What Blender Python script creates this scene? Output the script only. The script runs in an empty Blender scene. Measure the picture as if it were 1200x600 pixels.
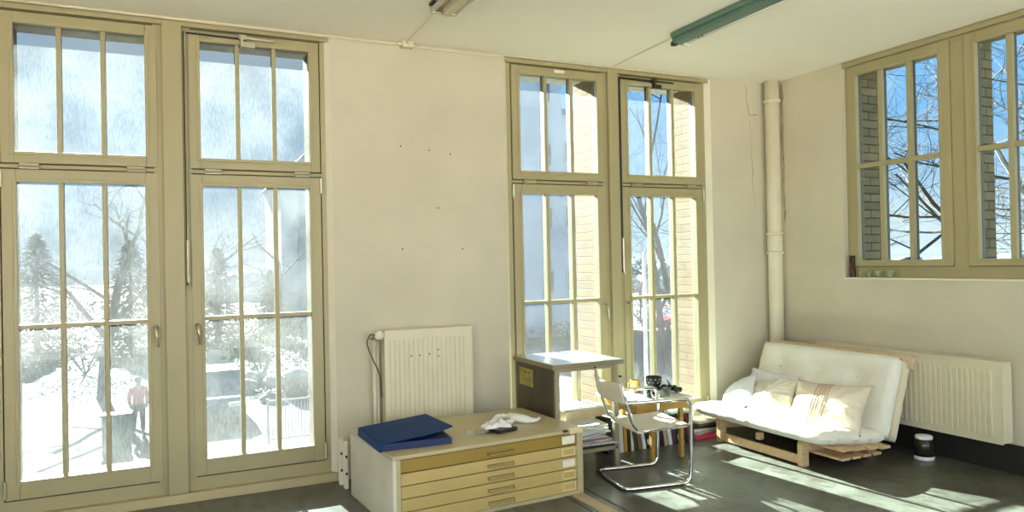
import bpy, bmesh, math, random
from mathutils import Vector, Matrix, noise
random.seed(7)
S = 1.15                      # everything below is written in survey units, scaled to metres at the end
col = bpy.context.scene.collection
D = bpy.data
PI = math.pi

# ------------------------------------------------------------------ materials
def nt(name):
    m = D.materials.new(name); m.use_nodes = True
    t = m.node_tree; t.nodes.clear()
    o = t.nodes.new('ShaderNodeOutputMaterial')
    return m, t, o

def lin(c):
    return tuple(((x/255)/12.92 if x/255 <= .04045 else ((x/255+.055)/1.055)**2.4) for x in c)

def mat(name, c, rough=.6, metal=0, var=.08, scale=6, bump=0, bscale=40, spec=.5, stretch=(1,1,1), c2=None, sheen=0):
    """procedural paint/wood/cloth: two-tone noise with optional bump"""
    m, t, o = nt(name)
    b = t.nodes.new('ShaderNodeBsdfPrincipled')
    t.links.new(b.outputs[0], o.inputs[0])
    b.inputs['Roughness'].default_value = rough
    b.inputs['Metallic'].default_value = metal
    b.inputs['Specular IOR Level'].default_value = spec
    if sheen: b.inputs['Sheen Weight'].default_value = sheen
    tc = t.nodes.new('ShaderNodeTexCoord'); mp = t.nodes.new('ShaderNodeMapping')
    mp.inputs['Scale'].default_value = stretch
    t.links.new(tc.outputs['Object'], mp.inputs[0])
    n = t.nodes.new('ShaderNodeTexNoise'); n.inputs['Scale'].default_value = scale; n.inputs['Detail'].default_value = 6
    t.links.new(mp.outputs[0], n.inputs['Vector'])
    r = t.nodes.new('ShaderNodeValToRGB')
    a = [max(0, x*(1-var)) for x in c]; d = [min(1, x*(1+var)) for x in (c2 or c)]
    r.color_ramp.elements[0].position = .3; r.color_ramp.elements[0].color = (*a, 1)
    r.color_ramp.elements[1].position = .7; r.color_ramp.elements[1].color = (*d, 1)
    t.links.new(n.outputs[0], r.inputs[0]); t.links.new(r.outputs[0], b.inputs['Base Color'])
    if bump:
        n2 = t.nodes.new('ShaderNodeTexNoise'); n2.inputs['Scale'].default_value = bscale; n2.inputs['Detail'].default_value = 4
        t.links.new(mp.outputs[0], n2.inputs['Vector'])
        bp = t.nodes.new('ShaderNodeBump'); bp.inputs['Strength'].default_value = bump; bp.inputs['Distance'].default_value = .02
        t.links.new(n2.outputs[0], bp.inputs['Height']); t.links.new(bp.outputs[0], b.inputs['Normal'])
    return m

def wood(name, c, dark, rough=.5, axis=(1,12,12), scale=3):
    return mat(name, dark, rough, var=.0, scale=scale, c2=c, stretch=axis, bump=.15, bscale=8)

def glass_dirty(name, tint, dirt, dcol=(.95,.97,1), scale=30, clear=.15, stretch=(1,1,.25)):
    """window glass: mostly clear, with a film of dust that catches the sun"""
    m, t, o = nt(name)
    tr = t.nodes.new('ShaderNodeBsdfTransparent'); tr.inputs[0].default_value = (*tint, 1)
    tl = t.nodes.new('ShaderNodeBsdfTranslucent'); tl.inputs[0].default_value = (*dcol, 1)
    gl = t.nodes.new('ShaderNodeBsdfGlossy'); gl.inputs['Roughness'].default_value = .02
    tc = t.nodes.new('ShaderNodeTexCoord'); mp = t.nodes.new('ShaderNodeMapping'); mp.inputs['Scale'].default_value = stretch
    t.links.new(tc.outputs['Object'], mp.inputs[0])
    n = t.nodes.new('ShaderNodeTexNoise'); n.inputs['Scale'].default_value = scale; n.inputs['Detail'].default_value = 8; n.inputs['Roughness'].default_value = .75
    t.links.new(mp.outputs[0], n.inputs['Vector'])
    n2 = t.nodes.new('ShaderNodeTexNoise'); n2.inputs['Scale'].default_value = 2.2; n2.inputs['Detail'].default_value = 3
    t.links.new(tc.outputs['Object'], n2.inputs['Vector'])
    mu = t.nodes.new('ShaderNodeMath'); mu.operation = 'MULTIPLY'
    t.links.new(n.outputs[0], mu.inputs[0]); t.links.new(n2.outputs[0], mu.inputs[1])
    mr = t.nodes.new('ShaderNodeMapRange')
    mr.inputs['From Min'].default_value = .1; mr.inputs['From Max'].default_value = .42
    mr.inputs['To Min'].default_value = dirt*clear; mr.inputs['To Max'].default_value = dirt
    t.links.new(mu.outputs[0], mr.inputs[0])
    mx = t.nodes.new('ShaderNodeMixShader'); t.links.new(mr.outputs[0], mx.inputs[0])
    t.links.new(tr.outputs[0], mx.inputs[1]); t.links.new(tl.outputs[0], mx.inputs[2])
    m2 = t.nodes.new('ShaderNodeMixShader'); m2.inputs[0].default_value = .03
    t.links.new(mx.outputs[0], m2.inputs[1]); t.links.new(gl.outputs[0], m2.inputs[2])
    t.links.new(m2.outputs[0], o.inputs[0])
    return m

def glass_clear(name, c=(.93,.96,.94)):
    m, t, o = nt(name)
    tr = t.nodes.new('ShaderNodeBsdfTransparent'); tr.inputs[0].default_value = (*c, 1)
    gl = t.nodes.new('ShaderNodeBsdfGlossy'); gl.inputs['Roughness'].default_value = .03
    lw = t.nodes.new('ShaderNodeLayerWeight'); lw.inputs[0].default_value = .25
    mx = t.nodes.new('ShaderNodeMixShader')
    t.links.new(lw.outputs['Facing'], mx.inputs[0]); t.links.new(tr.outputs[0], mx.inputs[1]); t.links.new(gl.outputs[0], mx.inputs[2])
    t.links.new(mx.outputs[0], o.inputs[0])
    return m

def brick_mat(name, c1, c2, mortar):
    m, t, o = nt(name)
    b = t.nodes.new('ShaderNodeBsdfPrincipled'); b.inputs['Roughness'].default_value = .85
    t.links.new(b.outputs[0], o.inputs[0])
    tc = t.nodes.new('ShaderNodeTexCoord'); sp = t.nodes.new('ShaderNodeSeparateXYZ')
    t.links.new(tc.outputs['Object'], sp.inputs[0])
    ad = t.nodes.new('ShaderNodeMath'); ad.operation = 'ADD'
    t.links.new(sp.outputs[0], ad.inputs[0]); t.links.new(sp.outputs[1], ad.inputs[1])
    cb = t.nodes.new('ShaderNodeCombineXYZ'); t.links.new(ad.outputs[0], cb.inputs[0]); t.links.new(sp.outputs[2], cb.inputs[1])
    br = t.nodes.new('ShaderNodeTexBrick')
    br.inputs['Scale'].default_value = 1
    br.inputs['Brick Width'].default_value = .25; br.inputs['Row Height'].default_value = .077
    br.inputs['Mortar Size'].default_value = .006; br.inputs['Mortar Smooth'].default_value = .3
    br.inputs['Color1'].default_value = (*c1, 1); br.inputs['Color2'].default_value = (*c2, 1); br.inputs['Mortar'].default_value = (*mortar, 1)
    t.links.new(cb.outputs[0], br.inputs['Vector'])
    n = t.nodes.new('ShaderNodeTexNoise'); n.inputs['Scale'].default_value = 9; n.inputs['Detail'].default_value = 5
    t.links.new(tc.outputs['Object'], n.inputs['Vector'])
    mx = t.nodes.new('ShaderNodeMix'); mx.data_type = 'RGBA'; mx.blend_type = 'MULTIPLY'; mx.inputs[0].default_value = .45
    t.links.new(br.outputs['Color'], mx.inputs[6]); t.links.new(n.outputs[0], mx.inputs[7])
    t.links.new(mx.outputs[2], b.inputs['Base Color'])
    bp = t.nodes.new('ShaderNodeBump'); bp.inputs['Strength'].default_value = .5; bp.inputs['Distance'].default_value = .01; bp.invert = True
    t.links.new(br.outputs['Fac'], bp.inputs['Height']); t.links.new(bp.outputs[0], b.inputs['Normal'])
    return m

def floor_mat():
    m, t, o = nt('worn_floor')
    b = t.nodes.new('ShaderNodeBsdfPrincipled')
    t.links.new(b.outputs[0], o.inputs[0])
    tc = t.nodes.new('ShaderNodeTexCoord')
    n = t.nodes.new('ShaderNodeTexNoise'); n.inputs['Scale'].default_value = 1.7; n.inputs['Detail'].default_value = 9; n.inputs['Roughness'].default_value = .65
    t.links.new(tc.outputs['Object'], n.inputs['Vector'])
    r = t.nodes.new('ShaderNodeValToRGB'); e = r.color_ramp.elements
    e[0].position = .3; e[0].color = (.040,.040,.030,1)
    e[1].position = .72; e[1].color = (.165,.168,.138,1)
    k = e.new(.48); k.color = (.098,.100,.080,1)
    t.links.new(n.outputs[0], r.inputs[0])
    v = t.nodes.new('ShaderNodeTexNoise'); v.inputs['Scale'].default_value = 7; v.inputs['Detail'].default_value = 7; v.inputs['Distortion'].default_value = 1.5
    mp = t.nodes.new('ShaderNodeMapping'); mp.inputs['Scale'].default_value = (1.1,.8,1)
    t.links.new(tc.outputs['Object'], mp.inputs[0]); t.links.new(mp.outputs[0], v.inputs['Vector'])
    r2 = t.nodes.new('ShaderNodeValToRGB'); q = r2.color_ramp.elements
    q[0].position = .36; q[0].color = (.42,.34,.22,1); q[1].position = .5; q[1].color = (1,1,1,1)
    t.links.new(v.outputs[0], r2.inputs[0])
    mx = t.nodes.new('ShaderNodeMix'); mx.data_type = 'RGBA'; mx.blend_type = 'MULTIPLY'; mx.inputs[0].default_value = .6
    t.links.new(r.outputs[0], mx.inputs[6]); t.links.new(r2.outputs[0], mx.inputs[7])
    t.links.new(mx.outputs[2], b.inputs['Base Color'])
    r3 = t.nodes.new('ShaderNodeMapRange'); r3.inputs['To Min'].default_value = .20; r3.inputs['To Max'].default_value = .5
    t.links.new(n.outputs[0], r3.inputs[0]); t.links.new(r3.outputs[0], b.inputs['Roughness'])
    bp = t.nodes.new('ShaderNodeBump'); bp.inputs['Strength'].default_value = .12
    t.links.new(v.outputs[0], bp.inputs['Height']); t.links.new(bp.outputs[0], b.inputs['Normal'])
    return m

M = {}
M['plaster'] = mat('cream_plaster', (.60,.553,.425), .85, var=.065, scale=1.5, bump=.10, bscale=9, spec=.2)
M['ceiling'] = mat('ceiling_paint', (.94,.885,.775), .9, var=.03, scale=.9, bump=.05, bscale=14, spec=.2)
M['frame'] = mat('olive_window_paint', (.385,.335,.180), .42, var=.03, scale=3)
M['reveal'] = mat('reveal_paint', (.80,.75,.60), .7, var=.03, scale=4)
M['board'] = mat('threshold_paint', (.48,.40,.22), .5, var=.05, scale=4)
M['lit_haze_soffit'] = mat('lit_haze_soffit', (.80,.82,.84), .8)
M['seal'] = mat('dark_seal', (.10,.08,.035), .8)
M['floor'] = floor_mat()
M['radiator'] = mat('radiator_enamel', (.70,.645,.46), .4, var=.03, scale=4)
M['pipe'] = mat('pipe_paint', (.72,.67,.51), .5, var=.05, scale=5)
M['chrome'] = mat('chrome', (.78,.77,.74), .07, 1, var=.02)
M['steel'] = mat('brushed_steel', (.52,.52,.50), .3, 1, var=.12, scale=8, stretch=(1,20,1))
M['zinc'] = mat('worktop_metal', (.62,.63,.62), .28, .85, var=.1, scale=5)
M['panel'] = mat('dark_side_panel', (.09,.078,.05), .45, .4, var=.25, scale=5, stretch=(1,1,.4))
M['legmetal'] = mat('leg_metal', (.36,.31,.20), .38, .35, var=.1, scale=6)
M['chest'] = mat('chest_enamel', (.50,.42,.24), .38, var=.04, scale=3)
M['chest_side'] = mat('chest_side_enamel', (.66,.64,.52), .5, var=.08, scale=4)
M['drawer'] = mat('drawer_enamel', (.54,.40,.145), .4, var=.03, scale=3)
M['drawer_dark'] = mat('ochre_drawer', (.34,.22,.035), .4, var=.04, scale=3)
M['pull'] = mat('drawer_pull', (.50,.40,.20), .25, .8)
M['holder'] = mat('label_holder_metal', (.80,.70,.42), .4, .2)
M['card'] = mat('index_card', (.86,.83,.70), .8, var=.05, scale=30)
M['black'] = mat('black_plastic', (.012,.012,.013), .45, var=.2)
M['darkmetal'] = mat('dark_metal', (.06,.055,.045), .4, .7, var=.2)
M['brass'] = mat('old_metal', (.55,.50,.36), .32, .8, var=.1)
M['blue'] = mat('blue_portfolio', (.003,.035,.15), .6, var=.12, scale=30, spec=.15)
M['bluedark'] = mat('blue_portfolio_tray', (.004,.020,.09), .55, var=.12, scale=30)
M['paper'] = mat('white_paper', (.84,.83,.78), .8, var=.05, scale=14)
M['greypaper'] = mat('printed_paper', (.55,.53,.48), .7, var=.3, scale=25)
M['kraft'] = mat('cardboard', (.58,.46,.28), .75, var=.08, scale=8)
M['whitecloth'] = mat('white_cloth', (.84,.83,.78), .9, var=.04, scale=20, bump=.2, bscale=60)
M['clear'] = glass_clear('clear_glass')
M['canvas'] = mat('cream_canvas', (.80,.75,.60), .85, var=.05, scale=12, bump=.15, bscale=120)
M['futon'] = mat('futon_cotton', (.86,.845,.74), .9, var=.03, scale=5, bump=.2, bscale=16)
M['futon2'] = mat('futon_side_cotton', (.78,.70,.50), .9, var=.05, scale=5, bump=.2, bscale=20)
M['pillowwhite'] = mat('white_pillow_cotton', (.80,.81,.80), .9, var=.03, scale=8, bump=.2, bscale=20)
M['pillowcream'] = mat('cream_pillow_cotton', (.78,.72,.58), .9, var=.05, scale=8, bump=.35, bscale=18)
M['pine'] = wood('pine', (.72,.52,.30), (.56,.36,.17))
M['pinelight'] = wood('pale_pine', (.78,.62,.42), (.62,.45,.27))
M['yellowwood'] = wood('honey_wood', (.52,.30,.06), (.40,.22,.04))
M['greenlamp'] = mat('sage_lamp_metal', (.115,.20,.155), .45, var=.1, scale=6)
M['tube'] = mat('tube_glass', (.82,.80,.74), .25, var=.02)
M['lampcream'] = mat('lamp_cream_metal', (.62,.56,.38), .4, var=.05)
M['darkwood'] = mat('dark_turned_wood', (.060,.020,.014), .4, var=.3, scale=12)
M['magenta'] = mat('crimson_cover', (.62,.02,.10), .4, var=.15, scale=10)
M['green'] = mat('mint_cover', (.30,.62,.32), .5, var=.1)
M['cable'] = mat('cable_sleeve', (.70,.64,.48), .6)
M['darkcable'] = mat('dark_cable', (.10,.075,.04), .5)
M['brick'] = brick_mat('yellow_brick', (.40,.245,.085), (.31,.185,.06), (.12,.085,.04))
M['brickB'] = brick_mat('buff_brick', (.74,.56,.27), (.48,.38,.19), (.12,.10,.06))
M['paneL'] = glass_dirty('dusty_door_glass', (.265,.30,.318), .0225, dcol=(.86,.95,1), scale=90, clear=.12)
M['paneR'] = glass_dirty('hazy_window_glass', (.40,.46,.485), .0065, scale=40, clear=.35)
M['paneB'] = glass_dirty('clean_window_glass', (.455,.51,.525), .0012, scale=30)

# ------------------------------------------------------------------ mesh helper
class MB:
    def __init__(s): s.bm = bmesh.new(); s.mats = []
    def mi(s, m):
        if m is None: return 0
        if m not in s.mats: s.mats.append(m)
        return s.mats.index(m)
    def box(s, x0, x1, y0, y1, z0, z1, bev=0, mx=None):
        vs = [s.bm.verts.new(Vector(p)) for p in ((x0,y0,z0),(x1,y0,z0),(x1,y1,z0),(x0,y1,z0),(x0,y0,z1),(x1,y0,z1),(x1,y1,z1),(x0,y1,z1))]
        fs = [s.bm.faces.new([vs[i] for i in f]) for f in ((0,3,2,1),(4,5,6,7),(0,1,5,4),(1,2,6,5),(2,3,7,6),(3,0,4,7))]
        if bev:
            es = list({e for f in fs for e in f.edges})
            r = bmesh.ops.bevel(s.bm, geom=es, offset=bev, segments=2, affect='EDGES', profile=.6)
            vs = list({v for v in r['verts']} | {v for v in vs if v.is_valid})
        if mx is not None:
            for v in vs: v.co = mx @ v.co
        return s
    def rod(s, path, r, seg=8, closed=False, caps=True, radii=None):
        P = [Vector(p) for p in path]; n = len(P); rings = []
        prev = None
        for i, p in enumerate(P):
            if closed: d = P[(i+1) % n]-P[i-1]
            else: d = P[min(i+1, n-1)]-P[max(i-1, 0)]
            d.normalize()
            if prev is None:
                a = Vector((0,0,1)) if abs(d.z) < .9 else Vector((1,0,0))
                u = d.cross(a).normalized()
            else:
                u = (prev-d*prev.dot(d)).normalized()
            prev = u; w = d.cross(u)
            rr = radii[i] if radii else r
            rings.append([s.bm.verts.new(p+(u*math.cos(2*PI*k/seg)+w*math.sin(2*PI*k/seg))*rr) for k in range(seg)])
        for i in range(n if closed else n-1):
            A, B = rings[i], rings[(i+1) % n]
            off = 0
            if closed and i == n-1:
                off = min(range(seg), key=lambda o: (A[0].co-B[o].co).length)
            for k in range(seg):
                s.bm.faces.new((A[k], A[(k+1) % seg], B[(k+1+off) % seg], B[(k+off) % seg]))
        if caps and not closed:
            s.bm.faces.new(rings[0][::-1]); s.bm.faces.new(rings[-1])
        return s
    def lathe(s, prof, cx, cy, seg=20, mx=None):
        rings = []; vs = []
        for r, z in prof:
            ring = [s.bm.verts.new((cx+r*math.cos(2*PI*k/seg), cy+r*math.sin(2*PI*k/seg), z)) for k in range(seg)]
            rings.append(ring); vs += ring
        for A, B in zip(rings, rings[1:]):
            for k in range(seg): s.bm.faces.new((A[k], A[(k+1) % seg], B[(k+1) % seg], B[k]))
        s.bm.faces.new(rings[0][::-1]); s.bm.faces.new(rings[-1])
        if mx is not None:
            for v in vs: v.co = mx @ v.co
        return s
    def prism(s, poly, axis, a0, a1):
        """2-D polygon extruded along axis ('x','y','z')"""
        def q(p, a):
            return {'x': (a, p[0], p[1]), 'y': (p[0], a, p[1]), 'z': (p[0], p[1], a)}[axis]
        A = [s.bm.verts.new(q(p, a0)) for p in poly]; B = [s.bm.verts.new(q(p, a1)) for p in poly]
        n = len(poly)
        s.bm.faces.new(A[::-1]); s.bm.faces.new(B)
        for i in range(n): s.bm.faces.new((A[i], A[(i+1) % n], B[(i+1) % n], B[i]))
        return s
    def hexa(s, pts):
        """8 corner points, bottom four then top four"""
        vs = [s.bm.verts.new(p) for p in pts]
        for f in ((0,3,2,1),(4,5,6,7),(0,1,5,4),(1,2,6,5),(2,3,7,6),(3,0,4,7)): s.bm.faces.new([vs[i] for i in f])
        return s
    def grid(s, fn, nu, nv, wrap_u=False):
        """surface from fn(u,v)"""
        V = [[s.bm.verts.new(fn(i/nu, j/nv)) for j in range(nv+1)] for i in range(nu if wrap_u else nu+1)]
        n = len(V)
        for i in range(nu):
            for j in range(nv):
                s.bm.faces.new((V[i][j], V[(i+1) % n][j], V[(i+1) % n][j+1], V[i][j+1]))
        return s
    def done(s, name, m, parent=None, smooth=False, kind=None):
        bmesh.ops.recalc_face_normals(s.bm, faces=s.bm.faces[:])
        me = D.meshes.new(name); s.bm.to_mesh(me); s.bm.free()
        me.materials.append(m)
        if smooth:
            for p in me.polygons: p.use_smooth = True
        o = D.objects.new(name, me); col.objects.link(o)
        if parent is not None: o.parent = parent
        if kind: o['kind'] = kind
        return o

def shade_auto(o, ang=40):
    """smooth faces, sharp where the angle is large"""
    me = o.data
    for p in me.polygons: p.use_smooth = True
    bm = bmesh.new(); bm.from_mesh(me)
    for e in bm.edges:
        if len(e.link_faces) == 2 and e.calc_face_angle(0) > math.radians(ang): e.smooth = False
    bm.to_mesh(me); bm.free()
    return o

def tag(o, label, cat, group=None, kind=None):
    o['label'] = label; o['category'] = cat
    if group: o['group'] = group
    if kind: o['kind'] = kind
    return o
def thing(name, label, cat, loc=(0,0,0), rotz=0, group=None, kind=None):
    o = D.objects.new(name, None); col.objects.link(o)
    o.empty_display_size = .1
    o.location = loc; o.rotation_euler = (0, 0, rotz)
    return tag(o, label, cat, group, kind)
def struct(name, mb, m, label=None, cat=None):
    o = mb.done(name, m, kind='structure')
    if label: o['label'] = label
    if cat: o['category'] = cat
    return o
def fillet(pts, r, n=5, closed=False):
    P = [Vector(p) for p in pts]; out = []; N = len(P)
    for i, p in enumerate(P):
        if not closed and i in (0, N-1): out.append(p); continue
        a, b = P[i-1], P[(i+1) % N]
        da, db = (a-p), (b-p); l = min(r, da.length*.49, db.length*.49)
        s0, s1 = p+da.normalized()*l, p+db.normalized()*l
        for k in range(n+1):
            t = k/n; out.append(s0*(1-t)**2+p*2*t*(1-t)+s1*t*t)
    return out
def move_origin(o, p):
    """set a parentless mesh's origin to p without moving it"""
    p = Vector(p); o.data.transform(Matrix.Translation(-p)); o.location = p
    return o

# ================================================================== THE SETTING
H = 3.0
XL, YB = -8.4, -7.6
struct('floor', MB().box(XL, .13, YB, .13, -.25, 0), M['floor'], 'dark worn grey floor', 'floor')
struct('ceiling', MB().box(XL-.3, .45, YB, .45, H, H+.25), M['ceiling'], 'cream painted ceiling', 'ceiling')

L0, L1, R0, R1 = -5.885, -3.945, -2.66, -.70      # openings of the window wall
TOP = 2.985
w = MB()
w.box(XL, L0, 0, .13, 0, H).box(L1, R0, 0, .13, 0, H).box(R1, .13, 0, .13, 0, H)
w.box(L0, L1, 0, .13, TOP, H).box(R0, R1, 0, .13, TOP, H).box(R0, R1, 0, .13, 0, .145)
struct('wall_front', w, M['plaster'], 'cream plaster wall with the tall windows', 'wall')
# splayed white reveals beside the frames
w = MB()
for x, d in ((L0, 1), (L1, -1), (R0, 1), (R1, -1)):
    w.prism([(x, 0.001), (x+d*.035, .045), (x+d*.035, .13), (x, .13)], 'z', 0.058 if x in (L0, L1) else .15, TOP)
struct('trim_1', w, M['reveal'], 'pale splayed window reveals', 'trim')
# right wall with its window
BY0, BY1, BZ = -.75, -2.64, 1.263
w = MB()
w.box(0, .13, YB, BY1, 0, H).box(0, .13, BY0, 0, 0, H).box(0, .13, BY1, BY0, 0, BZ).box(0, .13, BY1, BY0, TOP+.012, H)
struct('wall_right', w, M['plaster'], 'cream plaster wall with the short window', 'wall')
w = MB().box(XL-.13, XL, -4.6, .13, 0, H).box(XL-.13, XL, YB, -4.6, 0, .12).box(XL-.13, XL, YB, -4.6, 2.85, H).box(XL-.13, XL, YB, -7.3, .12, 2.85)  # unseen opening towards the back, left to let sky light in
struct('wall_left', w, M['plaster'], 'cream plaster side wall', 'wall')

w = MB().box(XL, .13, YB-.13, YB, 0, .12).box(XL, .13, YB-.13, YB, 2.85, H)  # openings shaped out of view so sky light floods the room
for x in (XL, -5.7, -2.9, -.15): w.box(x, x+.28, YB-.129, YB-.001, .12, 2.85)
struct('wall_back', w, M['plaster'], 'cream plaster wall behind the camera with wide unseen openings added for sky light', 'wall')
# outer brickwork of the same walls
w = MB()
yb0, yb1 = .131, .455
ops = [(-5.785, -5.03), (-4.795, -4.05), (-2.545, -1.80), (-1.56, -.80)]
xs = XL
for a, b in ops:
    w.box(xs, a, yb0, yb1, -3, H-.001); w.box(a, b, yb0, yb1, -3, .19); w.box(a, b, yb0, yb1, 2.952, H-.001); xs = b
w.box(xs, .45, yb0, yb1, -3, H-.001)
struct('wall_front_brick', w, M['brick'], 'yellow brick outside of the window wall', 'wall')
w = MB()
for a, b in ops: w.box(a+.001, b-.001, yb0+.001, yb1-.001, 2.934, 2.951)
struct('trim_10', w, M['lit_haze_soffit'], 'added boards under the outer window heads, light and haze in their pale colour', 'trim')  # added boards; sky light and haze on the soffit put into their colour
w = MB()
xb0, xb1 = .131, .385
w.box(xb0, xb1, -.80, yb0, -3, H-.001); w.box(xb0, xb1, YB, -2.59, -3, H-.001)
w.box(xb0, xb1, -2.59, -.80, -3, 1.33); w.box(xb0, xb1, -2.59, -.80, 2.94, H-.001)
w.box(xb0, xb1, -1.72, -1.62, 1.33, 2.94)
struct('wall_right_brick', w, M['brickB'], 'weathered brick outside of the short window', 'wall')

struct('shade_strip_right', MB().box(-.012, -.0005, YB, -.02, 0, .19, bev=.003), mat('dark_shade_strip', (.018,.016,.012), .6), 'added dark strip for the shade along the foot of the right wall', 'shade_strip')  # added near-black strip, stands in for the shade below the radiator
# thresholds and sill boards
struct('trim_2', MB().box(L0, L1, -.006, .13, 0, .057, bev=.004), M['board'], 'low painted board under the glazed doors', 'trim')
struct('trim_3', MB().box(R0, R1, -.02, .03, .15, .185, bev=.004), M['board'], 'painted ledge under the tall right window', 'trim')
struct('trim_4', MB().box(-2.745, -2.655, -3.6, -.90, 0, .004), wood('pale_floor_board', (.52,.42,.27), (.36,.27,.16), axis=(12,1,12)), 'pale worn wooden strip let into the floor', 'trim')
struct('trim_5', MB().box(-2.605, -2.585, -3.6, -.80, 0, .003).box(-2.785, -2.772, -3.6, -.95, 0, .003), M['darkmetal'], 'dark seam lines beside the pale floor strip', 'trim')

# ------------------------------------------------------------------ windows
def plate_frame(mb, a0, a1, b0, b1, z0, z1, wz, wside, put, bev=.003):
    """rectangular frame of four mitre-less bars; put(a,b) maps along-wall/depth to box args"""
    put(mb, a0, a0+wside, b0, b1, z0, z1, bev); put(mb, a1-wside, a1, b0, b1, z0, z1, bev)
    put(mb, a0+wside, a1-wside, b0, b1, z0, z0+wz, bev); put(mb, a0+wside, a1-wside, b0, b1, z1-wz, z1, bev)
def putA(mb, a0, a1, b0, b1, z0, z1, bev=0): mb.box(a0, a1, b0, b1, z0, z1, bev)
def putB(mb, a0, a1, b0, b1, z0, z1, bev=0): mb.box(b0, b1, -a1, -a0, z0, z1, bev)   # a = distance from the corner along the right wall

def casement(name, parent, put, a0, a1, z0, z1, pane, bars_v, bars_h, b=.035, rail=.066, brail=None, barw=.026):
    """a glazed sash: mesh = the rails, sub-parts = bead, glazing bars and pane"""
    mb = MB(); brail = brail or rail
    put(mb, a0, a0+rail, b, b+.075, z0, z1, .004); put(mb, a1-rail, a1, b, b+.075, z0, z1, .004)
    put(mb, a0+rail, a1-rail, b, b+.075, z0, z0+brail, .004); put(mb, a0+rail, a1-rail, b, b+.075, z1-rail, z1, .004)
    s = mb.done(name, M['frame'], parent)
    g0, g1, h0, h1 = a0+rail, a1-rail, z0+brail, z1-rail
    mb = MB(); plate_frame(mb, g0-.016, g1+.016, b-.006, b+.03, h0-.016, h1+.016, .02, .02, put, .003)
    mb.done('glazing_bead', M['frame'], s)
    mb = MB()
    for t in bars_v:
        x = g0+(g1-g0)*t; put(mb, x-barw/2, x+barw/2, b+.008, b+.07, h0, h1, .004)
    for z in bars_h: put(mb, g0, g1, b+.010, b+.068, z-barw/2, z+barw/2, .004)
    mb.done('glazing_bars', M['frame'], s)
    mb = MB(); plate_frame(mb, a0-.0075, a1+.0075, b+.030, b+.07, z0-.0075, z1+.0075, .0085, .0085, put, 0)
    mb.done('seal', M['seal'], s)
    mb = MB(); put(mb, g0, g1, b+.038, b+.042, h0, h1)
    mb.done('pane', pane, s)
    return s

def handle(parent, a, z, put_pt, side=1):
    """cast lever handle hanging down from an oval rose"""
    mb = MB()
    p = lambda da, b, dz: put_pt(a+da, b, z+dz)
    mb.rod([p(0, .036, 0), p(0, .026, 0)], .017, 14)
    mb.rod([p(0, .03, 0), p(0, .002, 0), p(0, -.012, -.008), p(side*.006, -.015, -.05), p(side*.012, -.006, -.115)], .009, 10, radii=[.010, .011, .013, .009, .006])
    o = mb.done('handle', M['brass'], parent, smooth=True)
    return o
def ptA(a, b, z): return (a, b, z)
def hinge_h(parent, a, z):
    mb = MB().rod([(a-.05, .028, z), (a+.05, .028, z)], .010, 8).box(a-.048, a+.048, .03, .04, z-.014, z+.014)
    mb.done('hinge', M['brass'], parent)
def hinge_v(parent, a, z):
    mb = MB().rod([(a, .026, z-.05), (a, .026, z+.05)], .009, 8).box(a-.010, a+.010, .03, .04, z-.045, z+.045)
    mb.done('hinge', M['brass'], parent)

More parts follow.
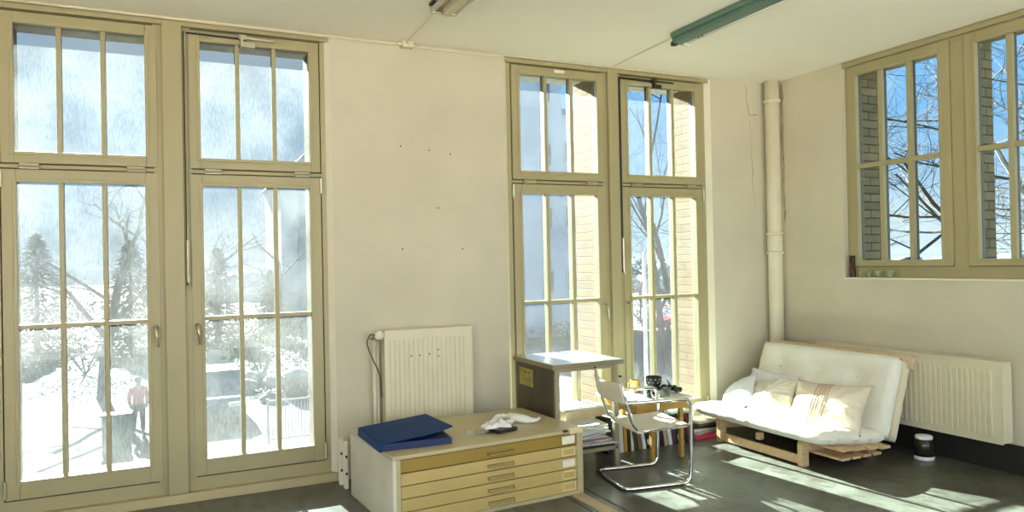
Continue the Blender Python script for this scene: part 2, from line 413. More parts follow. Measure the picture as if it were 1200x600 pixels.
def tall_window(name, label, o0, o1, post, sashes, pane, closer):
    """two leaves with fanlights above, shared post"""
    t = thing(name, label, 'window', (0,0,0), kind='structure')
    f = MB(); y0, y1 = .045, .125
    zb = .058 if name == 'window_1' else .15
    a0, a1 = o0+.035, o1-.035
    f.box(a0, sashes[0][0]-.008, y0, y1, zb, TOP); f.box(sashes[1][1]+.008, a1, y0, y1, zb, TOP)
    f.box(a0, a1, y0+.001, y1, 2.951, TOP-.001); f.box(a0, a1, y0+.001, y1, zb, .137)
    f.box(a0, a1, y0+.001, y1, 2.043, 2.063)
    f.box(a0+.001, a1-.001, .095, y1-.002, zb+.001, .142+.05); f.box(a0+.001, a1-.001, .095, y1-.002, 2.02, 2.12)
    f.done('frame', M['frame'], t)
    MB().box(o0+.01, o1-.01, .012, .05, 2.952, TOP-.001, bev=.004).done('head_moulding', M['frame'], t)
    MB().box(post[0], post[1], .008, .128, zb, TOP-.002, bev=.005).box(post[0]-.05, post[1]+.05, .0415, .127, zb+.001, TOP-.003).done('centre_post', M['frame'], t)
    for i, (s0, s1) in enumerate(sashes):
        u = casement('fanlight', t, putA, s0, s1, 2.071, 2.943, pane, (1/3, 2/3), (), rail=.063, brail=.063)
        for q in (.17, .85): hinge_h(u, s0+(s1-s0)*q, 2.053)
        l = casement('casement', t, putA, s0, s1, .145, 2.035, pane, (1/3, 2/3), (1.127,), rail=.07, brail=.10)
        if i == 0: handle(l, s1-.028, 1.085, ptA, 1)
        else: handle(l, s0+.030, 1.085, ptA, 1)
        hx = s0-.002 if i == 0 else s1+.002
        hinge_v(l, hx, 1.98); hinge_v(l, hx, .21)
    # fanlight opener: rod along the head, elbow, rod down the post, lever sleeve
    s0, s1 = sashes[1]; xr = s0-.018; zr = 2.925
    c = MB().rod([(xr, .018, zr), (s0+.33, .018, zr-.004)], .0055, 6).rod([(xr, .018, zr), (xr, .018, 1.62)], .0055, 6)
    c.done('opener_rod', M['brass'] if closer else M['darkmetal'], t)
    c = MB().rod([(xr+.007, .022, zr-.009), (s0+.33, .022, zr-.014)], .004, 6).rod([(xr-.006, .026, zr), (xr-.006, .026, 1.34)], .004, 6)
    c.done('opener_link', M['black'], t)
    c = MB().box(s0+.31, s0+.325, -.006, .036, zr-.065, zr+.006).box(s0+.325, s0+.40, .02, .036, zr-.062, zr-.03).box(s0+.30, s0+.345, .006, .03, zr-.02, zr+.012)
    c.done('opener_bracket', M['brass'] if closer else M['darkmetal'], t)
    c = MB().rod([(s0+.33, .016, zr-.004), (s0+.52, .016, zr-.006)], .011 if closer else .007, 8)
    c.done('opener_cylinder', M['brass'] if closer else M['darkmetal'], t)
    c = MB().rod([(xr, .014, 1.62), (xr, .014, 1.36)], .011, 8).rod([(xr, .014, 1.36), (xr+.012, .006, 1.325)], .006, 6)
    c.done('opener_lever', M['brass'], t)
    if not closer:
        s0, s1 = sashes[0]; xm = (s0+s1)/2
        MB().box(xm-.045, xm+.045, .02, .036, 2.905, 2.93, bev=.004).rod([(xm+.015, .022, 2.915), (xm+.04, .004, 2.912)], .006, 8).done('fanlight_catch', M['reveal'], t)
    return t

tall_window('window_1', 'left pair of tall olive-framed glazed doors with dusty panes', L0, L1, (-4.975, -4.862), [(-5.812, -5.003), (-4.825, -4.0196)], M['paneL'], True)
tall_window('window_2', 'tall olive-framed double window behind the metal worktable', R0, R1, (-1.735, -1.640), [(-2.583, -1.7653), (-1.5996, -.7784)], M['paneR'], False)

t = thing('window_3', 'short olive-framed window on the right wall above the futon', 'window', (0,0,0), kind='structure')
f = MB()
plate_frame(f, .752, 2.638, .05, .13, BZ, TOP+.010, .06, .026, putB, 0)
f.box(.055, .13, -1.735, -1.632, BZ+.02, TOP); f.box(.056, .128, -2.63, -.76, BZ+.05, 1.347)
f.done('frame', M['frame'], t)
MB().box(.012, .05, -2.636, -.754, TOP-.028, TOP+.010, bev=.004).done('head_moulding', M['frame'], t)
for a0, a1 in ((.779, 1.628), (1.739, 2.61)):
    casement('casement', t, putB, a0, a1, 1.352, 2.955, M['paneB'], (.305, .655), (2.15,), b=.04, rail=.075, brail=.045, barw=.036)
MB().box(-.012, .055, -2.638, -.752, BZ-.012, BZ+.001, bev=.003).done('sill_board', M['reveal'], t)

# ------------------------------------------------------------------ corner downpipe, radiators
t = thing('drainpipe', 'cream vertical drainpipe in the corner of the two walls', 'pipe', (-.085, -.09, 0))
MB().rod([(0,0,0), (0,0,2.998)], .062, 24).done('pipe_run', M['pipe'], t, smooth=True)
for z0, z1 in ((2.80, 2.835), (1.63, 1.66), (1.46, 1.49)):
    MB().lathe([(.063, z0), (.073, z0+.005), (.073, z1-.005), (.063, z1)], 0, 0, 24).done('collar', M['pipe'], t, smooth=True)
MB().lathe([(.0635, 1.49), (.067, 1.495), (.067, 1.625), (.0635, 1.63)], 0, 0, 24).done('socket', M['pipe'], t, smooth=True)

def radiator(parent, put, a0, a1, z0, z1, b0, b1, pitch):
    """steel panel radiator: ribbed front panel, back panel, top grille, side covers"""
    n = int((a1-a0-.06)/pitch); mb = MB()
    def face(bf, sgn):
        a = a0+.03
        put(mb, a0+.012, a1-.012, min(bf, bf+sgn*.012), max(bf, bf+sgn*.012), z0, z1-.02, 0)
        for k in range(n):
            c = a+pitch*(k+.5)
            q0, q1 = sorted((bf-sgn*.008, bf+sgn*.004)); put(mb, c-pitch*.30, c+pitch*.30, q0, q1, z0+.045, z1-.065, .004)
    face(b0, 1 if b1 > b0 else -1)
    m1, m2 = sorted((b1, b1-(.012 if b1 > b0 else -.012)))
    put(mb, a0+.012, a1-.012, m1, m2, z0, z1-.02, 0)
    mb.done('panel', M['radiator'], parent)
    q0, q1 = sorted((b0, b1)); mb = MB()
    put(mb, a0, a1, q0-.003, q0+.010, z1-.022, z1, .002); put(mb, a0, a1, q1-.010, q1+.003, z1-.022, z1, .002)
    k = int((a1-a0)/.022)
    for i in range(k): put(mb, a0+.004+i*.022, a0+.012+i*.022, q0, q1, z1-.014, z1-.003, 0)
    mb.done('top_grille', M['radiator'], parent)
    for e0 in (a0, a1-.012):
        mb = MB(); put(mb, e0, e0+.012, q0-.002, q1+.002, z0+.01, z1, .003); mb.done('side_cover', M['radiator'], parent)
    for a in (a0+.12, a1-.12):
        for zz_ in (z0+.06, z1-.12):
            mb = MB(); put(mb, a-.015, a+.015, q1-.001, -.001, zz_, zz_+.04, 0); mb.done('wall_bracket', M['radiator'], parent)
    return q0, q1
t = thing('radiator', 'cream ribbed wall radiator behind the flat-file chest', 'radiator')
radiator(t, putA, -3.645, -3.005, .15, .995, -.115, -.035, .0335)
MB().rod([(-3.70, -.075, .955), (-3.655, -.075, .955)], .016, 10).rod([(-3.73, -.075, .955), (-3.70, -.075, .955)], .02, 12).done('valve', M['brass'], t)
MB().rod([(-3.69, -.11, .965), (-3.69, -.165, .972)], .028, 16, radii=[.024, .031]).done('thermostat_head', M['reveal'], t, smooth=True)
MB().rod([(-3.70, -.055, .94), (-3.70, -.055, .003)], .013, 10).rod([(-3.675, -.05, .93), (-3.675, -.05, .003)], .008, 8).done('supply_pipe', M['pipe'], t, smooth=True)
for x, z in ((-3.265, .80), (-3.265, .845), (-3.33, .82), (-3.40, .815), (-3.46, .815)):
    MB().lathe([(.0055, -.002), (.0055, .002)], 0, 0, 8, Matrix.Translation((x, -.124, z)) @ Matrix.Rotation(PI/2, 4, 'X')).done('rust_spot', M['black'], t)
mb = MB().rod(fillet([(-3.70, -.15, .965), (-3.745, -.15, .985), (-3.775, -.14, .93), (-3.74, -.12, .84), (-3.675, -.11, .70), (-3.665, -.10, .55)], .05, 6), .005, 6)
o = mb.done('cable', M['darkcable']); tag(o, 'thin dark cable looping from the radiator valve', 'cable'); move_origin(o, (-3.70, -.12, .9))

t = thing('radiator', 'cream ribbed radiator behind the white futon', 'radiator')
radiator(t, putB, .55, 2.05, .20, .735, -.125, -.035, .038)

# ------------------------------------------------------------------ ceiling lamps and surface cables
def batten_end(mb, x0, x1, y0, y1, z0, z1): mb.box(x0, x1, y0, y1, z0, z1, bev=.004)
t = thing('ceiling_lamp', 'long sage-green fluorescent lamp on the ceiling towards the right wall', 'lamp', (-1.73, -1.6, 3.0))
MB().box(-.055, .012, -.70, .72, -.075, -.001, bev=.006).box(-.075, -.055, -.69, .71, -.035, -.002, bev=.003).done('batten', M['greenlamp'], t)
MB().box(-.055, -.02, .70, .735, -.085, -.055, bev=.003).done('end_clip', M['darkmetal'], t)
MB().rod([(.045, .68, -.055), (.045, -.68, -.055)], .017, 16).done('fluorescent_tube', M['tube'], t, smooth=True)
for y in (.69, -.67): MB().box(.012, .062, y-.015, y+.015, -.085, -.012, bev=.004).done('tube_holder', M['reveal'], t)
MB().box(.011, .025, -.62, .62, -.06, -.005, bev=.002).done('reflector', M['tube'], t)
for y in (.50, .535): MB().box(.010, .028, y-.006, y+.006, -.073, -.062).done('screw_tab', M['darkmetal'], t)

t = thing('ceiling_lamp', 'twin-tube cream fluorescent lamp at the top edge near the bare wall', 'lamp', (-3.47, -1.56, 3.0))
MB().box(-.028, .028, -.72, .69, -.05, -.001, bev=.005).box(-.004, .045, -.70, .665, -.095, -.049, bev=.004).done('batten', M['lampcream'], t)
for x in (-.062, .085):
    MB().rod([(x, .66, -.062), (x, -.68, -.062)], .017, 14).done('fluorescent_tube', M['tube'], t, smooth=True)
    for y in (.67, -.69): MB().box(min(x, 0)-.008, max(x, 0)+.008, y-.012, y+.012, -.082, -.045, bev=.003).done('tube_holder', M['brass'], t)
MB().box(-.085, -.055, .60, .665, -.045, -.03).box(-.07, -.03, .55, .57, -.05, -.03).done('tube_cap', M['darkmetal'], t)

t = thing('junction_box', 'small cream cable junction box where ceiling meets the bare wall', 'junction box', (-3.427, -.03, 2.978))
MB().box(-.03, .05, -.03, .03, -.022, .021, bev=.006).done('box_body', M['cable'], t)
for pa, pb in (((-.03,-.005,0),(-.06,-.005,0)), ((.05,-.005,0),(.075,-.005,0)), ((0,-.03,.008),(0,-.05,.012))): MB().rod([pa, pb], .008, 8).done('cable_gland', M['cable'], t)
o = MB().rod([(-3.49, -.012, 2.978), (-5.0, -.012, 2.984), (-5.88, -.012, 2.988)], .007, 6).done('cable', M['cable'])
move_origin(tag(o, 'cream surface cable along the ceiling above the left glazed doors', 'cable'), (-3.49, -.012, 2.978))
o = MB().rod([(-3.352, -.012, 2.976), (-3.0, -.012, 2.972), (-2.68, -.012, 2.974)], .007, 6).done('cable', M['cable'])
move_origin(tag(o, 'cream surface cable between junction box and tall right window', 'cable'), (-3.352, -.012, 2.976))
o = MB().rod([(-3.43, -.082, 2.991), (-3.46, -.86, 2.992)], .0042, 6).done('cable', M['cable'])
move_origin(tag(o, 'cream ceiling cable from junction box to the twin-tube lamp', 'cable'), (-3.43, -.082, 2.991))
o = MB().rod([(-1.70, -.012, 2.993), (-1.735, -.86, 2.993)], .0042, 6).done('cable', M['cable'])
move_origin(tag(o, 'cream ceiling cable from window head to the sage-green lamp', 'cable'), (-1.70, -.012, 2.993))

# cracks and holes in the plaster: shallow dark fissures that have a shape of their own
def crack(pts, r, name, label):
    mb = MB().rod(pts, r, 5, radii=[r*random.uniform(.4, 1.4) for _ in pts])
    return tag(mb.done(name, mat(name+'_shade', (.33,.27,.15), .9)), label, 'crack', kind='structure')
def jag(a, b, n, amp, axis):
    out = []
    for i in range(n+1):
        p = Vector(a).lerp(Vector(b), i/n)
        p[axis] += random.uniform(-amp, amp); p.z += random.uniform(-amp, amp)*.6
        out.append(p)
    return out
crack(jag((-.30, 0, 2.96), (-.27, 0, 2.72), 8, .008, 0)+jag((-.27, 0, 2.70), (-.17, 0, 2.71), 5, .006, 0), .004, 'trim_6', 'jagged plaster crack left of the drainpipe')
crack(jag((0, -.130, 2.97), (0, -.132, 1.75), 30, .007, 1), .007, 'trim_7', 'ragged plaster edge right of the drainpipe')
crack(jag((-.26, 0, 2.66), (-.23, 0, 1.9), 18, .012, 0), .0022, 'trim_8', 'hairline crack running down beside the drainpipe')
mb = MB()
for x, z in ((-3.47, 2.27), (-3.26, 2.25), (-3.1, 2.23), (-3.20, 1.84), (-3.47, 1.55), (-3.02, 1.545)):
    mb.lathe([(.006, -.001), (.006, .001)], 0, 0, 8, Matrix.Translation((x, -.0005, z)) @ Matrix.Rotation(PI/2, 4, 'X'))
o = mb.done('trim_9', mat('wall_hole', (.10,.075,.04), .9), kind='structure'); o['label'] = 'small nail holes in the bare plaster'

# ================================================================== FURNITURE
# --- flat-file chest
t = thing('plan_chest', 'low cream flat-file chest with five wide drawers in front of the radiator', 'chest', (-3.265, -1.063, 0), math.radians(3.88))
W2, DP, HT = .621, .775, .405
mb = MB()
mb.box(-W2, -W2+.022, .004, DP, 0, HT-.02, bev=.003); mb.done('left_side', M['chest_side'], t)
mb = MB().box(W2-.022, W2, .004, DP, 0, HT-.02, bev=.003).box(-W2+.022, W2-.022, DP-.02, DP, .0, HT-.02)
mb.box(-W2+.022, W2-.022, .006, .05, 0, .022, bev=.002)
mb.box(-W2+.02, -W2+.045, .002, .05, .02, HT-.022, bev=.002).box(W2-.045, W2-.02, .002, .05, .02, HT-.022, bev=.002)
mb.done('carcass', M['chest'], t)
MB().box(-W2-.004, W2+.004, -.004, DP+.004, HT-.022, HT, bev=.005).done('top_panel', M['chest'], t)
zs = [.022, .094, .166, .237, .306, .381]
for k in range(5):
    z0, z1 = zs[k]+.0025, zs[k+1]-.0025
    top = k == 4
    d = MB().box(-W2+.047, W2-.047, .004 if not top else .009, .36, z0, z1, bev=.002).done('drawer', M['drawer_dark'] if top else M['drawer'], t)
    if top: d['label'] = 'dark ochre top drawer'
    zm = z0+(z1-z0)*.42; xh = .04
    MB().rod(fillet([(xh-.085, .004, zm-.004), (xh-.08, -.022, zm-.004), (xh+.08, -.022, zm-.004), (xh+.085, .004, zm-.004)], .012, 4), .0042, 8).box(xh-.088, xh+.088, .002, .006, zm+.003, zm+.009).done('pull', M['pull'], d)
    h = MB(); x0, x1, h0, h1 = W2-.155, W2-.062, z0+.010, z1-.009
    plate_frame(h, x0, x1, -.0005, .006, h0, h1, .005, .005, putA, 0); h.done('label_holder', M['holder'], d)
    if k in (2, 4): MB().box(x0+.005, x1-.005, .001, .006, h0+.005, h1-.005).done('card', M['card'], d)
MB().box(W2-.150, W2-.115, -.007, .012, HT-.010, HT+.002, bev=.001).done('catch', M['black'], t)
MB().box(W2-.10, W2-.004, -.008, .02, HT-.026, HT+.006, bev=.002).done('corner_plate', M['holder'], t)

# --- blue portfolio box on the chest
zc = HT
t = thing('portfolio_box', 'large dark blue portfolio box with lid ajar on the flat-file chest', 'box', (-3.68, -.70, zc))
def rel(p, o): return (p[0]-o[0], p[1]-o[1], p[2]-o[2])
ob = (-3.68, -.70, zc)
b4 = [(-3.908,-.966), (-3.500,-.985), (-3.455,-.40), (-3.917,-.52)]
tb = MB().hexa([rel((x,y,zc+.001), ob) for x, y in b4]+[rel((x,y,zc+(.042 if i in (0,3) else .036)), ob) for i, (x, y) in enumerate(b4)])
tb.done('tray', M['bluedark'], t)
l4 = [(-3.914,-.982,.0445), (-3.470,-.925,.062), (-3.440,-.345,.046), (-3.924,-.512,.0445)]
def lidpt(u, v, dz):
    a = Vector(l4[0]).lerp(Vector(l4[1]), u); b = Vector(l4[3]).lerp(Vector(l4[2]), u); p = a.lerp(b, v)
    lift = .020*max(0, u-.55)**2/.2*(1-v)
    return rel((p.x, p.y, zc+p.z+lift+dz), ob)
lb = MB().grid(lambda u, v: lidpt(u, v, .006), 14, 10).grid(lambda u, v: lidpt(u, v, 0), 14, 10)
lb.grid(lambda u, v: lidpt(u, 0, v*.006), 14, 1).grid(lambda u, v: lidpt(u, 1, v*.006), 14, 1)
lb.grid(lambda u, v: lidpt(0, u, v*.006), 10, 1).grid(lambda u, v: lidpt(1, u, v*.006), 10, 1)
bmesh.ops.remove_doubles(lb.bm, verts=lb.bm.verts[:], dist=.0001)
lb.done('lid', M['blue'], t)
MB().hexa([rel(p, ob) for p in ((-3.922,-.980,zc+.001),(-3.910,-.980,zc+.001),(-3.918,-.512,zc+.001),(-3.931,-.512,zc+.001),(-3.920,-.982,zc+.047),(-3.908,-.982,zc+.047),(-3.916,-.511,zc+.047),(-3.929,-.511,zc+.047))]).done('spine', M['blue'], t)

# --- crumpled things on the chest
def crumple(name, m, cx, cy, z, w, d, h, seed, rot=0, twist=0, fr=9, round_=True):
    """a crumpled closed sheet of cloth or paper, lying on z"""
    def top(u, v):
        x, y = (u-.5), (v-.5)
        e = max(0, 1-(2*abs(x))**3)*max(0, 1-(2*abs(y))**3)
        n = noise.noise(Vector((u*fr*.5+seed, v*fr*.5, seed)))*.5+.5
        n2 = abs(noise.noise(Vector((u*fr, v*fr+seed, 3))))
        k = .75+.5*noise.noise(Vector((math.atan2(y, x)*1.3, seed, 0)))
        if round_:
            sx = x*w*(1-.3*(2*y)**2)*k*1.2; sy = y*d*(1-.3*(2*x)**2)*k*1.2
        else: sx, sy = x*w, y*d
        return sx, sy, e, n, n2
    def fu(u, v):
        sx, sy, e, n, n2 = top(u, v); return (sx, sy, .0015+h*e**.6*(.25+.9*n-.55*n2) if e > 0 else .0015)
    def fl(u, v):
        sx, sy, e, n, n2 = top(u, v); return (sx, sy, .0005)
    mb = MB().grid(lambda u, v: (lambda p: (p[0], p[1], max(.0015, p[2])))(fu(u, v)), 28, 28).grid(fl, 28, 28)
    for q in (lambda u, v: (u, 0), lambda u, v: (u, 1), lambda u, v: (0, u), lambda u, v: (1, u)):
        mb.grid(lambda u, v, q=q: (lambda a, b: (a[0], a[1], max(.0015, a[2])) if v > .5 else b)(fu(*q(u, v)), fl(*q(u, v))), 28, 1)
    bmesh.ops.remove_doubles(mb.bm, verts=mb.bm.verts[:], dist=.00005)
    o = mb.done(name, m, smooth=True); o.location = (cx, cy, z); o.rotation_euler = (0, 0, rot)
    return o
o = MB().hexa([(-.14,-.075,.0006),(.05,-.085,.0006),(.06,.05,.0006),(-.13,.065,.0006),(-.14,-.075,.0026),(.05,-.085,.0026),(.06,.05,.0026),(-.13,.065,.0026)]).done('plastic_sleeve', M['clear'])
o.location = (-3.20, -.79, zc); tag(o, 'clear plastic sleeve lying flat on the chest left of the crumpled paper', 'sleeve')
o = MB().box(-.075, .075, -.05, .05, .0005, .022, bev=.004).done('notebook', M['black']); o.location = (-3.115, -.855, zc+.003); o.rotation_euler = (0,0,.25)
tag(o, 'small black notebook under white paper on the flat-file chest', 'notebook')
o = crumple('crumpled_paper', M['paper'], -3.135, -.80, zc+.026, .20, .17, .045, 3.1, .3, fr=12)
tag(o, 'crumpled white paper lying over the black notebook', 'paper')
rnd = random.Random(5); mb = MB()
cp = [(-3.09,-.70,.014),(-3.075,-.64,.024),(-3.03,-.585,.030),(-2.975,-.60,.030),(-2.955,-.655,.024),(-2.985,-.70,.016),(-3.04,-.715,.014)]
mb.rod(fillet([(x, y, zc+.001+z) for x, y, z in cp], .05, 4), .02, 10, radii=[.018+.010*noise.noise(Vector((k*.6, 1, 2))) for k in range(27)])
ct = [(-2.965,-.62,.018),(-2.91,-.69,.022),(-2.865,-.745,.016),(-2.83,-.775,.022),(-2.815,-.765,.034)]
mb.rod(fillet([(x, y, zc+.003+z) for x, y, z in ct], .03, 4), .02, 10, radii=[.034,.032,.030,.030,.028,.026,.022,.020,.018,.016,.014,.012,.010,.009,.008,.008,.007][:17])
for v in mb.bm.verts:
    n_ = noise.noise(v.co*38)*.007; v.co.x += n_; v.co.y += noise.noise(v.co*31+Vector((4,4,4)))*.007; v.co.z = max(zc+.0008, v.co.z+n_*.6)
o = mb.done('cloth', M['whitecloth'], smooth=True); move_origin(o, (-2.98, -.68, zc))
tag(o, 'white twisted cloth at the right of the crumpled paper on the chest', 'cloth')

# --- two perforated white uprights left of the chest
for i, (x, y, lab) in enumerate(((-3.945, -.085, 'rear white perforated metal upright between chest and doors'), (-3.935, -.185, 'front white perforated metal upright against the chest side'))):
    t = thing('shelf_upright', lab, 'upright', (x, y, 0), group='white uprights beside the chest')
    MB().box(-.004, .012, -.022, .022, 0, .30, bev=.002).box(-.012, -.004, -.022, -.016, 0, .30).box(-.012, -.004, .016, .022, 0, .30).done('rail', M['reveal'], t)
    for z in (.10, .21):
        MB().box(-.0045, -.0030, -.007, .007, z-.010, z+.010).done('slot', M['black'], t)
        MB().box(-.006, .006, -.0228, -.0222, z-.012, z+.006).done('slot', M['black'], t)

# --- metal worktable
t = thing('worktable', 'metal-topped worktable with dark side panel in front of the tall window', 'table', (-2.36, -.32, 0))
x0, x1, y0, y1 = -2.645+2.36, -2.085+2.36, -.645+.32, -.035+.32
TH = .75
MB().box(x0, x1, y0, y1, TH-.032, TH, bev=.004).done('tabletop', M['zinc'], t)
mb = MB().box(x0-.003, x1+.003, y0-.004, y0+.0005, TH-.034, TH-.003).box(x0-.004, x0+.0005, y0-.003, y1, TH-.034, TH-.003).box(x1-.0005, x1+.004, y0-.003, y1, TH-.034, TH-.003)
mb.done('edge_strip', mat('dull_edge_metal', (.27,.235,.15), .4, .3), t)
for ax, ay in ((x0+.03, y0+.03), (x1-.06, y0+.03), (x0+.03, y1-.07), (x1-.06, y1-.07)):
    MB().box(ax, ax+.036, ay, ay+.036, 0, TH-.0325, bev=.003).done('leg', M['legmetal'], t)
mb = MB().box(x0+.066, x1-.06, y0+.036, y0+.058, TH-.062, TH-.033, bev=.002).box(x0+.066, x1-.06, y1-.062, y1-.04, TH-.07, TH-.033, bev=.002).box(x1-.052, x1-.03, y0+.066, y1-.07, TH-.07, TH-.033, bev=.002)
mb.done('apron', M['legmetal'], t)
p = MB().box(x0+.022, x0+.034, y0+.045, y1-.01, .10, TH-.035, bev=.002).done('side_panel', M['panel'], t)
sg = MB().box(x0+.0205, x0+.0222, y0+.34, y0+.555, .548, .672).done('notice', mat('yellow_notice', (.42,.35,.10), .7, var=.15, scale=14), p)
# worn marks on the notice, as far as they can be made out
mb = MB()
def stroke(a, b, c, d, k=.004):   # a,c along notice; b,d up; drawn on the face looking to -x
    ya, yc = y0+.34+.215*(1-a), y0+.34+.215*(1-c); za, zb2 = .548+.124*b, .548+.124*d
    dv = Vector((0, yc-ya, zb2-za)); l = dv.length; nrm = Vector((0, -dv.z, dv.y)).normalized()*k/2
    A, B = Vector((x0+.0204, ya, za)), Vector((x0+.0204, yc, zb2))
    e = Vector((-.0006, 0, 0))
    mb.hexa([A-nrm, B-nrm, B+nrm, A+nrm, A-nrm+e, B-nrm+e, B+nrm+e, A+nrm+e])
for q in ((.08,.90,.20,.90),(.14,.90,.14,.68),(.26,.90,.40,.90),(.40,.90,.30,.80),(.30,.80,.42,.76),(.42,.76,.28,.68),(.47,.90,.47,.68),(.55,.90,.55,.68),(.47,.79,.55,.79),
          (.74,.90,.66,.76),(.66,.76,.80,.76),(.75,.84,.75,.66),(.15,.56,.22,.56),(.30,.56,.42,.56),(.66,.52,.72,.60),(.72,.60,.78,.52),
          (.24,.40,.84,.40),(.54,.40,.54,.08),(.24,.40,.24,.20),(.24,.20,.40,.20),(.66,.30,.84,.30),(.84,.40,.84,.10),(.66,.10,.84,.10),(.66,.30,.66,.10)): stroke(*q)
mb.done('lettering', mat('faded_ink', (.10,.07,.02), .8), p)
MB().box(x0+.04, x1-.035, y0+.03, y1-.04, .118, .145, bev=.003).done('lower_shelf', M['legmetal'], t)

# things stacked on its lower shelf
zs0 = .1465
def slab(name, m, cx, cy, z, w, d, h, rot, lab, cat, group=None, pages=False, tilt=(0,0)):
    if pages:
        t = thing(name, lab, cat, (cx, cy, z), rot, group); t.rotation_euler = (tilt[0], tilt[1], rot)
        MB().box(-w/2, w/2, -d/2, d/2, 0, .003).box(-w/2, w/2, -d/2, d/2, h-.003, h).box(-w/2, w/2, d/2-.003, d/2, 0, h).done('cover', m, t)
        MB().box(-w/2+.004, w/2-.004, -d/2+.005, d/2-.004, .003, h-.003).done('pages', M['card'], t)
        return t
    o = MB().box(-w/2, w/2, -d/2, d/2, 0, h, bev=min(.002, h*.3)).done(name, m); o.location = (cx, cy, z); o.rotation_euler = (tilt[0], tilt[1], rot)
    return tag(o, lab, cat, group)
slab('magazine', M['black'], -2.30, -.50, zs0, .34, .22, .014, .06, 'black magazine at the bottom of the shelf pile, front edge showing', 'magazine')
slab('magazine', M['greypaper'], -2.27, -.49, zs0+.0145, .33, .23, .012, -.08, 'grey printed magazine second from the bottom of the shelf pile', 'magazine')
slab('magazine', mat('mauve_cover', (.42,.33,.34), .6, var=.2, scale=20), -2.30, -.48, zs0+.027, .30, .22, .016, .12, 'mauve printed magazine under the loose white papers', 'magazine')
zz = zs0+.0435
for k in range(9):
    w_, d_ = .297+random.uniform(-.03, .02), .21+random.uniform(-.01, .01)
    rr = random.uniform(-.35, .35); cx, cy = -2.34+random.uniform(-.04, .06), -.46+random.uniform(-.05, .06)
    seed = k*3.7; th = .010
    cur = lambda u, v, s=seed, kk=k: .006*(noise.noise(Vector((u*2+s, v*2, s)))+.9)*(1 if kk else .3)+.02*max(0, u-.6)**2*(kk % 3)
    mb = MB()
    mb.grid(lambda u, v: ((u-.5)*w_, (v-.5)*d_, cur(u, v)+th*.45), 10, 8).grid(lambda u, v: ((u-.5)*w_, (v-.5)*d_, 0.0004), 10, 8)
    for q in (lambda u: (u, 0), lambda u: (u, 1), lambda u: (0, u), lambda u: (1, u)):
        mb.grid(lambda u, v, q=q: ((q(u)[0]-.5)*w_, (q(u)[1]-.5)*d_, cur(*q(u))+th*.45 if v > .5 else .0004), 10 if q(0)[0] != q(1)[0] else 8, 1)
    bmesh.ops.remove_doubles(mb.bm, verts=mb.bm.verts[:], dist=.00005)
    o = mb.done('paper_sheet', M['paper']); o.location = (cx, cy, zz); o.rotation_euler = (0, 0, rr)
    tag(o, 'loose white papers heaped on the lower shelf of the metal worktable', 'paper', 'loose papers on the worktable shelf')
    zz += .0115
slab('wooden_tray', M['pinelight'], -2.26, -.19, zs0, .36, .24, .115, .02, 'pale wooden box on the back of the worktable shelf under the cardboard', 'box')
slab('book', M['kraft'], -2.27, -.20, zs0+.116, .32, .22, .03, -.10, 'tan thick book lying on the pale wooden shelf box', 'book', pages=True)
slab('cardboard_box', M['kraft'], -2.22, -.215, zs0+.147, .40, .26, .065, .14, 'flat cardboard box on top of the back shelf stack', 'box')
slab('drawing_pad', M['paper'], -2.24, -.22, zs0+.2125, .36, .25, .014, .05, 'white drawing pad lying on the flat cardboard box', 'pad')

# --- row of books on the floor below the window
cols = [('black', (.012,.012,.014)), ('dark navy', (.012,.015,.03)), ('black', (.012,.012,.014)), ('white', (.75,.74,.70)), ('ochre', (.55,.30,.05)), ('black', (.02,.018,.016)), ('cream', (.72,.66,.48)),
        ('dark green', (.03,.06,.04)), ('brown', (.22,.12,.05)), ('white', (.74,.73,.70)), ('black', (.012,.012,.014)), ('orange', (.60,.27,.05)), ('grey', (.25,.25,.25)), ('black', (.014,.014,.016)),
        ('tan', (.50,.38,.22)), ('white', (.74,.73,.68)), ('dark purple', (.07,.03,.07)), ('black', (.012,.012,.014)), ('pale blue', (.45,.52,.56)), ('black', (.015,.014,.014)), ('dark red', (.22,.03,.03)), ('charcoal', (.05,.05,.055))]
ordn = ['first','second','third','fourth','fifth','sixth','seventh','eighth','ninth','tenth','eleventh','twelfth','thirteenth','fourteenth','fifteenth','sixteenth','seventeenth','eighteenth','nineteenth','twentieth','twenty-first','twenty-second']
xb = -2.03
for k, (cn, cc) in enumerate(cols):
    th = random.uniform(.020, .036); hh = random.uniform(.25, .31) if k < 16 else .232; dd = random.uniform(.17, .22)
    lean = -.16 if k > 6 else -.04
    mm = mat('cover_'+cn.replace(' ', '_'), cc, .5, var=.1)
    t = thing('book', f'{cn} book, {ordn[k]} from the left in the row on the floor', 'book', (xb+th/2, -.335+dd/2, 0.0), group='books standing on the floor below the window')
    t.rotation_euler = (0, lean, 0)
    xo = xb+th/2
    t.location.z = abs(math.sin(lean))*th/2
    MB().box(-th/2, -th/2+.003, -dd/2, dd/2, 0, hh).box(th/2-.003, th/2, -dd/2, dd/2, 0, hh).box(-th/2, th/2, -dd/2-.002, -dd/2+.002, 0, hh).done('cover', mm, t)
    MB().box(-th/2+.003, th/2-.003, -dd/2+.002, dd/2-.006, .004, hh-.004).done('pages', M['card'], t)
    if k in (2, 10, 17):
        MB().box(-th/2+.006, th/2-.006, -dd/2-.0026, -dd/2-.0018, .03, .07).done('spine_label', M['greypaper'], t)
    xb += th+.006 + (.004 if k > 6 else 0)

